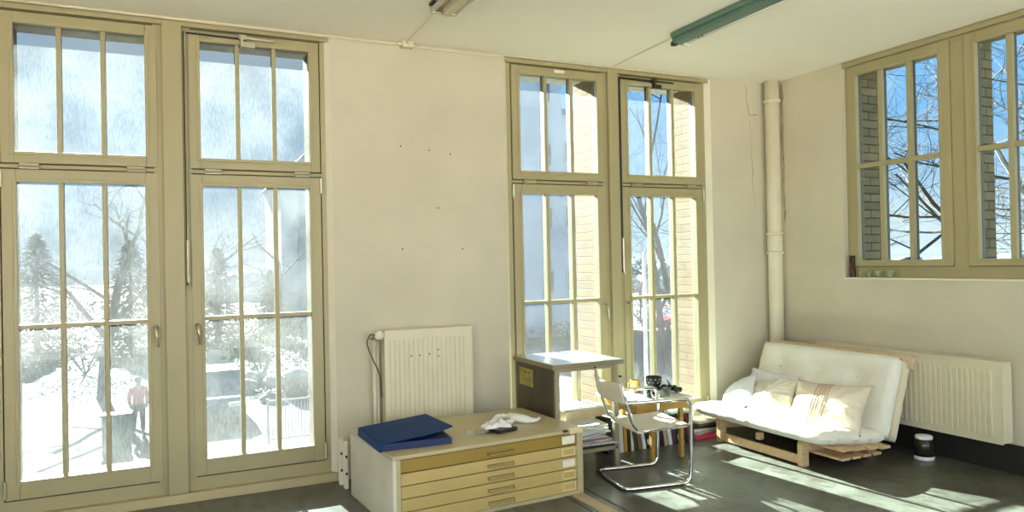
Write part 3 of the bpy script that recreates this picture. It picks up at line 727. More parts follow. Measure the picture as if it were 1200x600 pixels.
# --- magazines on the floor left of the futon
slab('magazine', M['magenta'], -1.085, -.215, 0.001, .27, .21, .016, .10, 'crimson glossy magazine on the floor below the window', 'magazine')
zz = .018
mags = [('grey printed', M['greypaper']), ('white', M['paper']), ('black', M['black']), ('brown', mat('brown_cover', (.20,.12,.07), .5)), ('cream', M['card'])]
for k, (cn, mm) in enumerate(mags):
    slab('magazine', mm, -1.03+.012*k, -.125+.01*(k % 2), zz, .27-.01*k, .20, .020, [.3,.1,-.15,.22,.05][k], f'{cn} magazine, {["lowest","second","middle","fourth","topmost"][k]} of the pile on the crimson magazine', 'magazine', 'magazines piled beside the futon')
    zz += .0205

# --- low honey-wood table in front of the window
t = thing('side_table', 'low honey-coloured wooden table with white top between chair and window', 'table', (-1.79, -.46, 0))
TT = .445
def lx(x): return x+1.79
def ly(y): return y+.46
MB().box(lx(-2.055), lx(-1.53), ly(-.70), ly(-.215), TT-.018, TT, bev=.003).done('tabletop', M['paper'], t)
MB().box(lx(-2.0), lx(-1.545), ly(-.672), ly(-.652), TT-.085, TT-.019, bev=.002).box(lx(-2.0), lx(-1.545), ly(-.26), ly(-.24), TT-.085, TT-.019, bev=.002).box(lx(-1.565), lx(-1.545), ly(-.652), ly(-.26), TT-.085, TT-.019, bev=.002).box(lx(-2.0), lx(-1.98), ly(-.652), ly(-.26), TT-.085, TT-.019, bev=.002).done('apron', M['yellowwood'], t)
for x in (-1.845, -1.59):
    for y in (-.648, -.325):
        if y > -.4: y = -.285
        MB().box(lx(x-.015), lx(x+.015), ly(y-.003), ly(y+.027), 0, TT-.019, bev=.002).done('leg', M['yellowwood'], t)

# things on the low table
slab('paper_sheet', M['paper'], -1.96, -.50, TT+.0005, .19, .27, .004, .1, 'white papers on the left of the low wooden table', 'paper')
t = thing('cup', 'small ochre cup on the low table behind the black glass', 'cup', (-1.79, -.36, TT))
MB().lathe([(.030,.0005),(.036,.004),(.038,.09),(.040,.092),(.034,.092),(.031,.012)], 0, 0, 20).done('body', mat('ochre_glaze', (.62,.40,.10), .35), t, smooth=True)
MB().rod(fillet([(-.036,0,.075),(-.062,0,.075),(-.062,0,.025),(-.036,0,.025)], .02, 4), .005, 8).done('handle', mat('ochre_glaze_dark', (.55,.34,.08), .35), t, smooth=True)
t = thing('tumbler', 'short dark glass tumbler at the front of the low table', 'glass', (-1.835, -.585, TT))
MB().lathe([(.026,.0005),(.030,.003),(.036,.075),(.034,.075),(.029,.010)], 0, 0, 24).done('body', M['clear'], t, smooth=True)
MB().lathe([(.0275,.006),(.0325,.055)], 0, 0, 24).done('contents', M['black'], t, smooth=True)
t = thing('goblet', 'black dotted goblet on the low wooden table', 'goblet', (-1.70, -.47, TT))
MB().lathe([(.040,.0005),(.041,.004),(.012,.012),(.008,.025),(.014,.035),(.040,.05),(.056,.075),(.060,.105),(.058,.125),(.054,.125),(.054,.105),(.044,.07),(.010,.045)], 0, 0, 28).done('bowl', M['black'], t, smooth=True)
mb = MB()
for k in range(11):
    for j in range(2):
        a = 2*PI*(k+.5*j)/11; z = .085+.025*j; r = .0585+.0014*j
        mb.lathe([(.0035,-.0012),(.0035,.0012)], 0, 0, 8, Matrix.Translation((r*math.cos(a), r*math.sin(a), z)) @ Matrix.Rotation(a, 4, 'Z') @ Matrix.Rotation(PI/2, 4, 'Y'))
mb.done('dots', M['paper'], t)
for x, y, h, lab in ((-1.755, -.62, .05, 'small clear glass dish beside the dark tumbler'), (-1.685, -.60, .06, 'small clear glass dish in front of the lumpy black bundle')):
    o = MB().lathe([(.018,.0005),(.024,.002),(.032,h),(.030,h),(.020,.006)], 0, 0, 20).done('glass_dish', M['clear'], smooth=True); o.location = (x, y, TT)
    tag(o, lab, 'dish', 'clear dishes on the low table')
t = thing('dark_bundle', 'lumpy black bundle at the right end of the low table', 'bundle', (-1.60, -.52, TT))
mb = MB()
def blob(mb, c, r, seed, sq=.8, n=14, amp=.3):
    c = Vector(c)
    def f(u, v):
        th, ph = 2*PI*u, PI*v
        d = Vector((math.sin(ph)*math.cos(th), math.sin(ph)*math.sin(th), math.cos(ph)*sq))
        k = 1+amp*noise.noise(d*2.2+Vector((seed, seed, 0)))
        return c+d*r*k
    mb.grid(f, n, n//2+2, wrap_u=True)
for k in range(16):
    a = random.uniform(0, 2*PI); q = random.uniform(0, .065)
    blob(mb, (q*math.cos(a)*1.25, q*math.sin(a), .026+random.uniform(0, .035)*(1-q/.08)), random.uniform(.016, .025), k*1.7)
mb.done('lumps', M['black'], t, smooth=True)
MB().rod([(.01,0,.045),(0,.0,.075),(-.012,.005,.092)], .006, 8).done('stem', M['darkwood'], t, smooth=True)
MB().rod(fillet([(.06,.0,.03),(.10,.01,.02),(.115,.02,.004)], .03, 4), .004, 6).done('tail', M['black'], t, smooth=True)
slab('book', M['green'], -1.385, -.255, .238, .19, .15, .022, .25, 'mint green book lying flat on the right end of the book row', 'book', pages=True)

# --- cantilever chair
t = thing('cantilever_chair', 'chrome cantilever armchair with cream canvas seat beside the worktable', 'chair', (-2.15, -.933, 0), math.radians(-9.6))
r = .0125; wd = .232; xf, xr2 = .232, -.232; za = .548
loop = []
loop += [(xr2, -wd, r), (xf, -wd, r), (xf+.012, -wd, za), (-.20, -wd, za-.004), (-.20, wd, za-.004), (xf+.012, wd, za), (xf, wd, r), (xr2, wd, r)]
MB().rod(fillet(loop, .065, 8, closed=True), r, 12, closed=True).done('tube_frame', M['chrome'], t, smooth=True)
for s in (-1, 1):
    pth = fillet([(xf+.004, s*(wd-.026), .375), (-.13, s*(wd-.026), .355), (-.185, s*(wd-.026), .50), (-.232, s*(wd-.026), .715)], .10, 8)
    MB().rod(pth, .0105, 12).done('seat_back_tube', M['chrome'], t, smooth=True)
    MB().rod([(xf+.006, s*(wd-.028), .375), (xf+.006, s*(wd), .375)], .009, 8).rod([(-.197, s*(wd-.028), za-.004), (-.197, s*(wd), za-.004)], .008, 8).done('bracket', M['chrome'], t)
    MB().lathe([(.0105,0),(.011,.002),(.011,.007),(.008,.010)], -.232, s*(wd-.026), 12).done('tube_cap', M['black'], t).location = (0, 0, .711)
wq = wd-.022
def seatpt(u, v, th):
    x = xf-.006+(-.115-xf)*u; y = -wq+2*wq*v
    z = .372-.016*u-.022*math.sin(PI*v)*math.sin(PI*min(1, u*1.1))
    return (x, y, z+th)
mb = MB().grid(lambda u, v: seatpt(u, v, .012), 12, 12).grid(lambda u, v: seatpt(u, v, -.010), 12, 12)
mb.grid(lambda u, v: seatpt(u, 0, -.010+.022*v), 12, 1).grid(lambda u, v: seatpt(u, 1, -.010+.022*v), 12, 1).grid(lambda u, v: seatpt(0, u, -.010+.022*v), 12, 1).grid(lambda u, v: seatpt(1, u, -.010+.022*v), 12, 1)
bmesh.ops.remove_doubles(mb.bm, verts=mb.bm.verts[:], dist=.0001)
mb.done('seat', M['canvas'], t, smooth=False)
def backpt(u, v, th):
    z = .540+.128*u; y = -wq+2*wq*v
    x = -.199-.030*u-.030*math.sin(PI*v)
    return (x+th, y, z-.012*math.sin(PI*v)*u)
mb = MB().grid(lambda u, v: backpt(u, v, .013), 10, 12).grid(lambda u, v: backpt(u, v, -.013), 10, 12)
mb.grid(lambda u, v: backpt(u, 0, -.013+.026*v), 10, 1).grid(lambda u, v: backpt(u, 1, -.013+.026*v), 10, 1).grid(lambda u, v: backpt(0, u, -.013+.026*v), 12, 1).grid(lambda u, v: backpt(1, u, -.013+.026*v), 12, 1)
bmesh.ops.remove_doubles(mb.bm, verts=mb.bm.verts[:], dist=.0001)
mb.done('backrest', M['canvas'], t)

# ------------------------------------------------------------------ futon
t = thing('futon_sofa', 'white folding futon sofa on a pine frame under the short window', 'sofa', (-.70, -.83, 0))
ox, oy = -.70, -.83
def F(x, y, z): return (x-ox, y-oy, z)
# pine frame
for y in (-.425, -1.245):
    MB().prism([(-.36, 0), (-.30, 0), (-.30, .155), (-.315, .172), (-.345, .172), (-.36, .155)], 'y', y-oy-.022, y-oy+.022).done('leg', M['pine'], t)
    MB().prism([(-.30, .105), (-.30, .150), (.36, .100), (.36, .055)], 'y', y-oy-.018, y-oy+.018).done('side_rail', M['pine'], t)
    MB().box(.30, .36, y-oy-.022, y-oy+.022, 0, .10, bev=.002).done('leg', M['pine'], t)
MB().box(-.352, -.325, -1.223-oy, -.447-oy, .012, .072, bev=.003).done('front_stretcher', M['pine'], t)
MB().box(-.352, -.31, -.86-oy, -.82-oy, .10, .150, bev=.002).done('centre_block', M['pine'], t)
for k in range(4):
    x = -.28+k*.125; z = .150-(x+.30)*.0757
    MB().box(x, x+.085, -1.53-oy, -.16-oy, z+.001, z+.019, bev=.002).done('slat', M['pine'], t)
for k in range(4):
    x = -.26+k*.10
    MB().box(x, x+.075, -1.51-oy, -1.20-oy, .083, .100, bev=.002).done('lower_slat', M['pine'], t)
for y in (-.38, -1.30):
    MB().prism([(.20, .10), (.25, .10), (.495, .64), (.455, .66)], 'y', y-oy-.018, y-oy+.018).done('back_post', M['pine'], t)
# back top rail
MB().prism([(.470, .632), (.492, .622), (.520, .715), (.498, .722)], 'y', -1.482-oy, -.135-oy).done('back_rail', M['pinelight'], t)
# soft mattress slabs
def softslab(c, ux, uy, w, l, th, name, m, tufts=(), seed=0, puff=.22, edge=.4, smooth=True, nu=26, nv=36):
    """padded rectangular mattress: centre c, unit axes ux (w) and uy (l), tufted on the +n side"""
    c, ux, uy = Vector(c), Vector(ux).normalized(), Vector(uy).normalized(); n = ux.cross(uy).normalized()
    if n.z < 0 and abs(n.z) > .2: n = -n
    def sh(u, v, side):
        a, b = 2*u-1, 2*v-1
        rim = (max(0, 1-abs(a)**10)**.42)*(max(0, 1-abs(b)**14)**.42)
        h = th/2*rim*(1-puff+puff*(1-a*a)*(1-b*b*.5))
        if side > 0:
            for tu, tv in tufts:
                d2 = ((u-tu)*w)**2+((v-tv)*l)**2
                h -= .036*math.exp(-d2/.0042)+.014*math.exp(-d2/.03)
            h += .005*noise.noise(Vector((u*5+seed, v*7, 1)))+.003*noise.noise(Vector((u*14, v*17+seed, 4)))
        # rounded plan corners
        ca = a*(1-.020*b**8); cb = b*(1-.012*a**8)
        return c+ux*ca*w/2+uy*cb*l/2+n*h*side
    mb = MB().grid(lambda u, v: sh(u, v, 1), nu, nv).grid(lambda u, v: sh(u, v, -1), nu, nv)
    bmesh.ops.remove_doubles(mb.bm, verts=mb.bm.verts[:], dist=.002)
    return mb.done(name, m, t, smooth=smooth)
s = softslab(F(-.80, -.82, .205), (-.66, 0, .072), (0, -1, 0), .665, 1.32, .128, 'seat_mattress', M['futon'], seed=2, tufts=((.5,.25),(.5,.5),(.5,.75)))
# backrest: leaning slab with tufts; second folded layer behind
ub = Vector((.168, 0, .53)).normalized()
b = softslab(F(-.405, -.835, .445), ub, (0, 1, 0), .575, 1.31, .125, 'back_mattress', M['futon'], tufts=((.66,.24),(.66,.52),(.66,.80),(.28,.24),(.28,.52),(.28,.8)), seed=6)
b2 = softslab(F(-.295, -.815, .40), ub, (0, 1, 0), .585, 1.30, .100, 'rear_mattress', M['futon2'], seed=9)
nb = Vector((-ub.z, 0, ub.x)) if True else None
for tu, tv in ((.66,.24),(.66,.52),(.66,.80)):
    pc = Vector(F(-.405, -.835, .445))+ub*(tu-.5)*.575+Vector((0,1,0))*(tv-.5)*1.31+nb*.030
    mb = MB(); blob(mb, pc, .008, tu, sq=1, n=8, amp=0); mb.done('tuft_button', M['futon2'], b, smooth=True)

# pillows: closed, pinched at the corners
def pillow(name, lab, m, loc, ux, uy, w, l, th, seed, wr=.012, extra=None, ears=.10):
    ux = Vector(ux).normalized(); uy = Vector(uy); uy = (uy-ux*uy.dot(ux)).normalized(); n = ux.cross(uy)
    def sh(u, v, side):
        a, b = 2*u-1, 2*v-1
        e = (max(0, 1-a*a)**.55)*(max(0, 1-b*b)**.55)
        pa = 1-ears*(1-b*b)*abs(a)**2; pb = 1-ears*(1-a*a)*abs(b)**2
        k = noise.noise(Vector((a*1.7+seed, b*1.7, side*2+seed)))
        rad = math.atan2(b, a)
        k2 = abs(noise.noise(Vector((math.cos(rad)*3.2+seed, math.sin(rad)*3.2, (a*a+b*b)*.6))))
        h = th/2*e*(1+.25*k)+wr*(k2-.25)*min(1, e*3)
        return Vector((a*pa*w/2, b*pb*l/2, h*side+.010*math.sin(a*2+seed)*b))
    mb = MB().grid(lambda u, v: sh(u, v, 1), 26, 26).grid(lambda u, v: sh(u, v, -1), 26, 26)
    bmesh.ops.remove_doubles(mb.bm, verts=mb.bm.verts[:], dist=.0006)
    R = Matrix((ux, uy, n)).transposed().to_4x4()
    if extra is None:
        o = mb.done(name, m, smooth=True); o.matrix_world = Matrix.Translation(loc) @ R
        return tag(o, lab, 'pillow', 'pillows on the futon')
    tt = thing(name, lab, 'pillow', group='pillows on the futon'); tt.matrix_world = Matrix.Translation(loc) @ R
    mb.done('case', m, tt, smooth=True)
    extra(tt, sh)
    return tt
pillow('pillow', 'white pillow slumped at the left end of the futon seat', M['pillowwhite'], (-.775, -.34, .318), (.18,-.72,.42), (.55,.35,.50), .36, .34, .12, 1.3)
pillow('pillow', 'white pillow propped against the backrest behind the wrinkled one', M['pillowwhite'], (-.585, -.50, .385), (.05,-.98,-.02), (.42,.05,.62), .52, .30, .12, 4.2)
pillow('pillow', 'cream wrinkled pillow in front of the white pillows', M['pillowcream'], (-.72, -.655, .345), (.22,-.80,.16), (.48,.34,.50), .40, .36, .15, 7.7, wr=.03)
pillow('pillow', 'small cream bolster tucked under the wrinkled pillow', M['pillowcream'], (-.66, -.80, .268), (.75,.25,-.02), (.0,.2,.6), .26, .11, .10, 2.9)
def stripes(tt, sh):
    mb = MB()
    for k, u in enumerate((.36, .395, .43, .465, .50, .535)):
        pts = []
        for j in range(25):
            v = .05+.90*j/24
            p = sh(u, v, 1); p.z += .0012; pts.append(p)
        mb.rod(pts, .0032, 5)
    mb.done('stripe_embroidery', mat('brown_thread', (.42,.29,.17), .9), tt)
pillow('pillow', 'pale beige pillow with brown embroidered stripes at the right of the futon', mat('beige_pillow_cotton', (.76,.66,.52), .9, var=.05, scale=8, bump=.3, bscale=22), (-.70, -1.165, .365), (.16,-.95,.03), (.40,.08,.60), .60, .38, .15, 5.5, wr=.02, extra=stripes)

# --- glass vessel on the floor at the right
t = thing('jar', 'glass jar with white lid on the floor right of the futon', 'jar', (-.185, -1.535, 0))
MB().lathe([(.058,.0005),(.064,.006),(.066,.030)], 0, 0, 24).done('base', M['paper'], t, smooth=True)
MB().lathe([(.066,.031),(.067,.11),(.058,.138),(.050,.145)], 0, 0, 24).done('body', mat('dark_jar_glass', (.03,.022,.015), .1), t, smooth=True)
MB().lathe([(.054,.146),(.056,.150),(.056,.165),(.050,.170)], 0, 0, 24).done('lid', M['paper'], t, smooth=True)

# --- small things on the sill of window_3
t = thing('wooden_totem', 'dark turned wooden totem on the window sill by the reveal', 'ornament', (.030, -.800, BZ+.0015))
MB().lathe([(.022,0),(.024,.004),(.023,.055),(.020,.06)], 0, 0, 18).done('foot', M['darkwood'], t, smooth=True)
for z in (.060, .090, .120):
    MB().lathe([(.017,z),(.022,z+.004),(.023,z+.016),(.018,z+.028),(.016,z+.030)], 0, 0, 18).done('ring', M['darkwood'], t, smooth=True)
MB().lathe([(.016,.15),(.022,.153),(.022,.170),(.019,.173)], 0, 0, 18).done('cap', M['black'], t, smooth=True)
o = MB().lathe([(.050,.0003),(.052,.004),(.050,.05),(.040,.075),(.020,.088),(.004,.09)], 0, 0, 24).done('glass_dome', M['clear'], smooth=True); o.location = (.0, -.935, BZ+.002); o.scale = (.55, 1, .85)
tag(o, 'clear domed glass on the window sill beside the totem', 'glass')
for y, lab in ((-1.055, 'small clear bowl on the window sill, left of two'), (-1.165, 'small clear bowl on the window sill, right of two')):
    o = MB().lathe([(.020,.0003),(.024,.002),(.042,.040),(.044,.055),(.041,.055),(.036,.035),(.015,.006)], 0, 0, 22).done('glass_bowl', M['clear'], smooth=True); o.location = (.002, y, BZ+.002)
    o.scale = (.6, 1, 1); tag(o, lab, 'bowl', 'clear bowls on the window sill')

# ================================================================== OUTSIDE (three units below the room floor)
G = -3.0
gm = mat('pale_paving', (.080,.077,.073), .9, var=.22, scale=.5)
struct('ground', MB().box(-140, 160, .46, 240, G-.2, G).box(.40, 160, -120, .46, G-.2, G-.002), gm, 'pale sunlit paving outside', 'ground')
struct('ground_road', MB().box(5.5, 26, 10, 27.5, G-.1, G+.012), mat('asphalt', (.045,.055,.07), .9, var=.15, scale=1.5), 'grey-blue asphalt yard outside the tall window', 'ground')
struct('ground_lawn', MB().box(8, 24, 30.5, 32.6, G-.1, G+.02), mat('lawn', (.13,.18,.03), .95, var=.3, scale=3), 'strip of lawn before the pale building', 'ground')

def building(name, lab, x0, x1, y0, y1, z1, wallm, rows, cols_, wz=1.6, ww=1.1, roof=None):
    t = thing(name, lab, 'building', ((x0+x1)/2, (y0+y1)/2, G))
    cx, cy = (x0+x1)/2, (y0+y1)/2
    hx, hy, hz = (x1-x0)/2, (y1-y0)/2, z1-G
    MB().box(-hx, hx, -hy, hy, 0, hz).done('wall', wallm, t)
    if roof == 'flat':
        MB().box(-hx, hx, -hy-.08, hy, hz, hz+.35, bev=.02).done('roof', M['roof'], t)
    elif roof:
        MB().prism([(-hx-.4, hz), (hx+.4, hz), (hx-roof, hz+2.0), (-hx+roof, hz+2.0)], 'y', -hy-.4, hy+.4).done('roof', M['roof'], t)
    for r_ in range(rows):
        for c_ in range(cols_):
            zc_ = 1.2+(hz-1.6)*(r_+.35)/rows; xc = -hx+(c_+.5)*2*hx/cols_
            f = MB(); plate_frame(f, xc-ww/2, xc+ww/2, -hy-.05, -hy+.02, zc_, zc_+wz, .09, .09, putA, 0)
            f = f.done('window', M['winframe'], t)
            MB().box(xc-ww/2+.05, xc+ww/2-.05, -hy-.02, -hy+.01, zc_+.05, zc_+wz-.05).done('pane', M['farglass'], f)
    return t
M['roof'] = mat('far_roof', (.30,.31,.33), .8)
M['winframe'] = mat('far_frame', (.70,.72,.74), .7)
M['farglass'] = mat('far_glass', (.20,.25,.30), .2)
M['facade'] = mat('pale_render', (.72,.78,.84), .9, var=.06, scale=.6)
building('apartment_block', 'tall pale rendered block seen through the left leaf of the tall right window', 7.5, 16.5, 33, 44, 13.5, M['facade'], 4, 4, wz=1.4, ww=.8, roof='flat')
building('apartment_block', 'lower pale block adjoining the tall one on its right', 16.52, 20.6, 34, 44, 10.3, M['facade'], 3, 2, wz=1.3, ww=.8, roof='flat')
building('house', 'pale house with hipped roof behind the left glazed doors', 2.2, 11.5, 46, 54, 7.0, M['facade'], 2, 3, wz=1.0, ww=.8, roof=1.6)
MB0 = MB().rod([(15.35, 32.80, G), (15.35, 32.80, 13.2)], .09, 10).done('rainwater_pipe', M['roof']); tag(MB0, 'grey rainwater pipe on the pale block', 'pipe')

def car(lab, x, y, rz, paint, kind='car', L=4.2, Wd=1.7, Ht=1.42):
    t = thing(kind, lab, kind, (x, y, G+.001), rz)
    h = Ht
    if kind == 'van': prof = [(-L/2,.35),(-L/2,.95),(-L/2+.75,1.15),(-L/2+1.35,h),(L/2-.05,h),(L/2,.35)]
    else: prof = [(-L/2,.32),(-L/2-.02,.62),(-L/2+.35,.80),(-L/2+1.15,.88),(-L/2+1.75,h-.04),(-L/2+2.2,h),(L/2-1.1,h-.02),(L/2-.45,.95),(L/2-.05,.88),(L/2,.40),(L/2-.1,.30)]
    mb = MB().prism(prof, 'y', -Wd/2, Wd/2); mb.done('body', paint, t)
    wz0, wz1 = (1.1, h-.12) if kind == 'van' else (.90, h-.07)
    for s_ in (-1, 1):
        if kind == 'van': poly = [(-L/2+.9, wz0), (-L/2+1.4, wz1), (-L/2+2.0, wz1), (-L/2+2.0, wz0)]
        else: poly = [(-L/2+1.30, wz0), (-L/2+1.82, wz1), (L/2-1.2, wz1), (L/2-.65, wz0)]
        MB().prism(poly, 'y', s_*Wd/2-.012, s_*Wd/2+.012).done('side_window', M['farglass'], t)
    a, b_ = ((-L/2+.80, 1.17), (-L/2+1.32, h-.05)) if kind == 'van' else ((-L/2+1.2, .90), (-L/2+1.72, h-.07))
    MB().hexa([(a[0]-.02,-Wd/2+.12,a[1]),(a[0]+.02,-Wd/2+.12,a[1]-.02),(a[0]+.02,Wd/2-.12,a[1]-.02),(a[0]-.02,Wd/2-.12,a[1]),(b_[0]-.02,-Wd/2+.2,b_[1]),(b_[0]+.02,-Wd/2+.2,b_[1]-.02),(b_[0]+.02,Wd/2-.2,b_[1]-.02),(b_[0]-.02,Wd/2-.2,b_[1])]).done('windscreen', M['farglass'], t)
    for xw in (-L/2+.78, L/2-.80):
        for s_ in (-1, 1):
            wheel = MB().rod([(xw, s_*(Wd/2-.16), .30), (xw, s_*(Wd/2+.01), .30)], .30, 18).done('wheel', M['black'], t)
            MB().rod([(xw, s_*(Wd/2+.0), .30), (xw, s_*(Wd/2+.02), .30)], .17, 14).done('hub', M['steel'], wheel)
    for s_ in (-1, 1):
        MB().box(-L/2-.025, -L/2+.06, s_*Wd*.33-.16, s_*Wd*.33+.16, .60, .72).done('headlamp', M['paper'], t)
    return t
car('red parked car across the yard beyond the tall window', 23.6, 31.8, .15, mat('red_car_paint', (.55,.03,.05), .3))
car('dark grey car parked close by outside the left glazed doors', -3.80, 18.9, PI/2, mat('grey_car_paint', (.12,.15,.19), .3), L=4.4)
t = thing('notice_board', 'white rectangular board on two posts behind the dark grey car', 'board', (-2.95, 26.6, G))
for x in (-.42, .42): MB().box(x-.03, x+.03, -.03, .03, 0, .95).done('post', M['steel'], t)
MB().box(-.52, .52, -.055, -.032, .25, 1.15, bev=.006).done('panel', mat('white_board', (.80,.82,.85), .5), t)

# person in a red jacket on the paving (far off, behind dusty glass)
def skin(name, pts, edges, radii, m, parent, root=0, sub=1):
    me = D.meshes.new(name+'_s'); me.from_pydata(pts, edges, []); o = D.objects.new(name+'_s', me); col.objects.link(o)
    o.modifiers.new('k', 'SKIN'); sm = o.modifiers.new('s', 'SUBSURF'); sm.levels = sub; sm.render_levels = sub
    for v, r_ in zip(me.skin_vertices[0].data, radii): v.radius = r_ if isinstance(r_, tuple) else (r_, r_)
    me.skin_vertices[0].data[root].use_root = True
    dg = bpy.context.evaluated_depsgraph_get(); me2 = D.meshes.new_from_object(o.evaluated_get(dg)); me2.name = name
    D.objects.remove(o); D.meshes.remove(me)
    me2.materials.clear(); me2.materials.append(m)
    for p in me2.polygons: p.use_smooth = True
    q = D.objects.new(name, me2); col.objects.link(q); q.parent = parent
    return q
t = thing('person', 'person in a red jacket and dark trousers standing outside the left glazed doors', 'person', (-5.62, 17.2, G+.001), PI*.95)
k = 1/1.15
def sc(ps): return [tuple(c*k for c in p) for p in ps]
bp_ = [(0,0,.95),(0,0,1.18),(0,.0,1.40),(0,.01,1.52),(0,0,1.62),(0,-.01,1.72),
      (-.10,0,.90),(-.11,-.01,.50),(-.12,.02,.09),(-.12,-.14,.04),(.10,0,.90),(.12,.05,.50),(.14,.10,.09),(.14,-.05,.04),
      (-.19,0,1.42),(-.24,.01,1.14),(-.22,-.08,.90),(-.22,-.10,.82),(.19,0,1.42),(.25,.02,1.14),(.24,-.05,.90),(.24,-.07,.82)]
be = [(0,1),(1,2),(2,3),(3,4),(4,5),(0,6),(6,7),(7,8),(8,9),(0,10),(10,11),(11,12),(12,13),(2,14),(14,15),(15,16),(16,17),(2,18),(18,19),(19,20),(20,21)]
br_ = [.13,.125,.14,.055,.085,.08,.09,.06,.045,.04,.09,.06,.045,.04,.06,.045,.033,.03,.06,.045,.033,.03]
skin('body', sc(bp_), be, [r_*k for r_ in br_], mat('skin', (.50,.33,.25), .6), t)
jp = [(0,0,.86),(0,0,1.18),(0,0,1.42),(0,.01,1.50),(-.20,0,1.42),(-.25,.01,1.14),(-.225,-.08,.91),(.20,0,1.42),(.26,.02,1.14),(.245,-.05,.91)]
skin('jacket', sc(jp), [(0,1),(1,2),(2,3),(2,4),(4,5),(5,6),(2,7),(7,8),(8,9)], [r_*k for r_ in (.165,.165,.175,.085,.085,.065,.055,.085,.065,.055)], mat('red_jacket', (.60,.03,.06), .7), t)
tp = [(0,0,.94),(-.10,0,.86),(-.11,-.01,.50),(-.12,.02,.10),(.10,0,.86),(.12,.05,.50),(.14,.10,.10)]
skin('trousers', sc(tp), [(0,1),(1,2),(2,3),(0,4),(4,5),(5,6)], [r_*k for r_ in (.145,.11,.075,.065,.11,.075,.065)], mat('dark_trousers', (.05,.06,.08), .8), t)
mb = MB(); blob(mb, (0, .012*k, 1.705*k), .105*k, 2, sq=.95, n=14, amp=.1); mb.done('hair', mat('dark_hair', (.04,.025,.015), .7), t, smooth=True)

# utility cabinet, railing, pole, bin
t = thing('utility_cabinet', 'teal street cabinet on the paving outside the far left door', 'cabinet', (-6.0, 14.5, G))
MB().box(-.32, .32, -.2, .2, 0, .08).box(-.30, .30, -.18, .18, .08, 1.05, bev=.02).done('housing', mat('teal_cabinet', (.14,.26,.26), .5), t)
MB().box(-.33, .33, -.21, .21, 1.05, 1.11, bev=.02).done('cap', mat('teal_cap', (.11,.20,.20), .5), t)
MB().box(-.27, .27, -.192, -.178, .13, 1.0, bev=.004).done('door', mat('teal_door', (.16,.29,.29), .5), t)
t = thing('railing', 'pale blue barred railing on the paving outside the left glazed doors', 'railing', (-1.9, 14.4, G))
pm = mat('pale_blue_metal', (.62,.74,.86), .45)
for x in (-.75, .9): MB().box(x-.03, x+.03, -.03, .03, 0, 1.12, bev=.005).done('post', pm, t)
for z in (.10, 1.05): MB().box(-.72, .87, -.02, .02, z-.025, z+.025, bev=.004).done('rail', pm, t)
for i in range(19): MB().box(-.66+i*.08, -.64+i*.08, -.010, .010, .125, 1.025).done('baluster', pm, t)
t = thing('lamp_post', 'slender white post outside the right leaf of the tall window', 'post', (2.15, 5.0, G))
MB().rod([(0,0,0),(0,0,4.55)], .035, 12, radii=[.040, .030]).done('shaft', mat('white_post', (.85,.87,.90), .4), t, smooth=True)
MB().lathe([(.10,0),(.10,.18),(.065,.24)], 0, 0, 14).done('foot', mat('grey_post', (.5,.52,.55), .5), t)
t = thing('litter_bin', 'round brown litter bin behind the pale blue railing', 'bin', (-1.0, 20.4, G))
MB().lathe([(.30,0),(.36,.05),(.40,.75),(.37,.80)], 0, 0, 18).done('drum', mat('brown_bin', (.30,.20,.14), .6), t, smooth=True)
MB().lathe([(.40,.80),(.40,.86),(.20,1.0),(.05,1.04)], 0, 0, 18).done('lid', mat('bin_lid', (.55,.52,.48), .5), t, smooth=True)

# boulders
for i, (x, y, r_) in enumerate(((-2.45, 22.9, .45), (-1.75, 20.3, .38), (-1.35, 23.2, .42), (-2.0, 24.6, .5))):
    mb = MB(); blob(mb, (0,0,r_*.45), r_, i*5.3, sq=.6, n=16, amp=.5); o = mb.done('boulder', mat('limestone', (.66,.63,.58), .9, var=.2), smooth=True); o.location = (x, y, G-.02)
    tag(o, ['pale boulder nearest the dark grey car', 'pale boulder at the front of the boulder group', 'pale boulder nearest the litter bin', 'pale boulder at the back of the boulder group'][i], 'boulder', 'boulders on the paving')

# shrubs and hedge: clouds of leaves with twigs
def leafcloud(n, rx, ry, rz, size, seed):
    rnd = random.Random(seed); mb = MB()
    for _ in range(n):
        while True:
            p = Vector((rnd.uniform(-1,1), rnd.uniform(-1,1), rnd.uniform(-1,1)))
            if p.length < 1: break
        p = Vector((p.x*rx, p.y*ry, (p.z+1)*rz)); d = Vector((rnd.gauss(0,1), rnd.gauss(0,1), rnd.gauss(0,1))).normalized(); e = d.orthogonal().normalized()
        s_ = size*rnd.uniform(.6, 1.3); f = d.cross(e)
        vs = [mb.bm.verts.new(p+q) for q in (-d*s_, e*s_*.4+f*s_*.1, d*s_, -e*s_*.4+f*s_*.1)]
        mb.bm.faces.new(vs)
    return mb
lm = [mat('grey_green_leaves', (.16,.21,.13), .8, spec=.05, var=.3, scale=3), mat('olive_leaves', (.22,.24,.08), .8, spec=.05, var=.3, scale=3), mat('dull_leaves', (.13,.17,.15), .8, spec=.05, var=.3, scale=3)]
def shrub(lab, x, y, rx, ry, rz, mi, n=700, size=.11):
    t = thing('shrub', lab, 'shrub', (x, y, G), group='shrubs in the yard')
    leafcloud(n, rx, ry, rz, size, x*3+y).done('foliage', lm[mi], t)
    mb = MB()
    for i in range(7):
        a = i*2*PI/7; mb.rod([(0,0,0), (.3*rx*math.cos(a), .3*ry*math.sin(a), rz*.7), (.7*rx*math.cos(a+.3), .7*ry*math.sin(a+.3), rz*1.4)], .025, 5, radii=[.03,.02,.008])
    mb.done('stems', M['bark'], t)
M['bark'] = mat('grey_bark', (.075,.065,.055), .9, var=.3, scale=8)
shrub('grey-green shrub behind the white board', -4.6, 31.5, 2.6, 1.2, 1.6, 0)
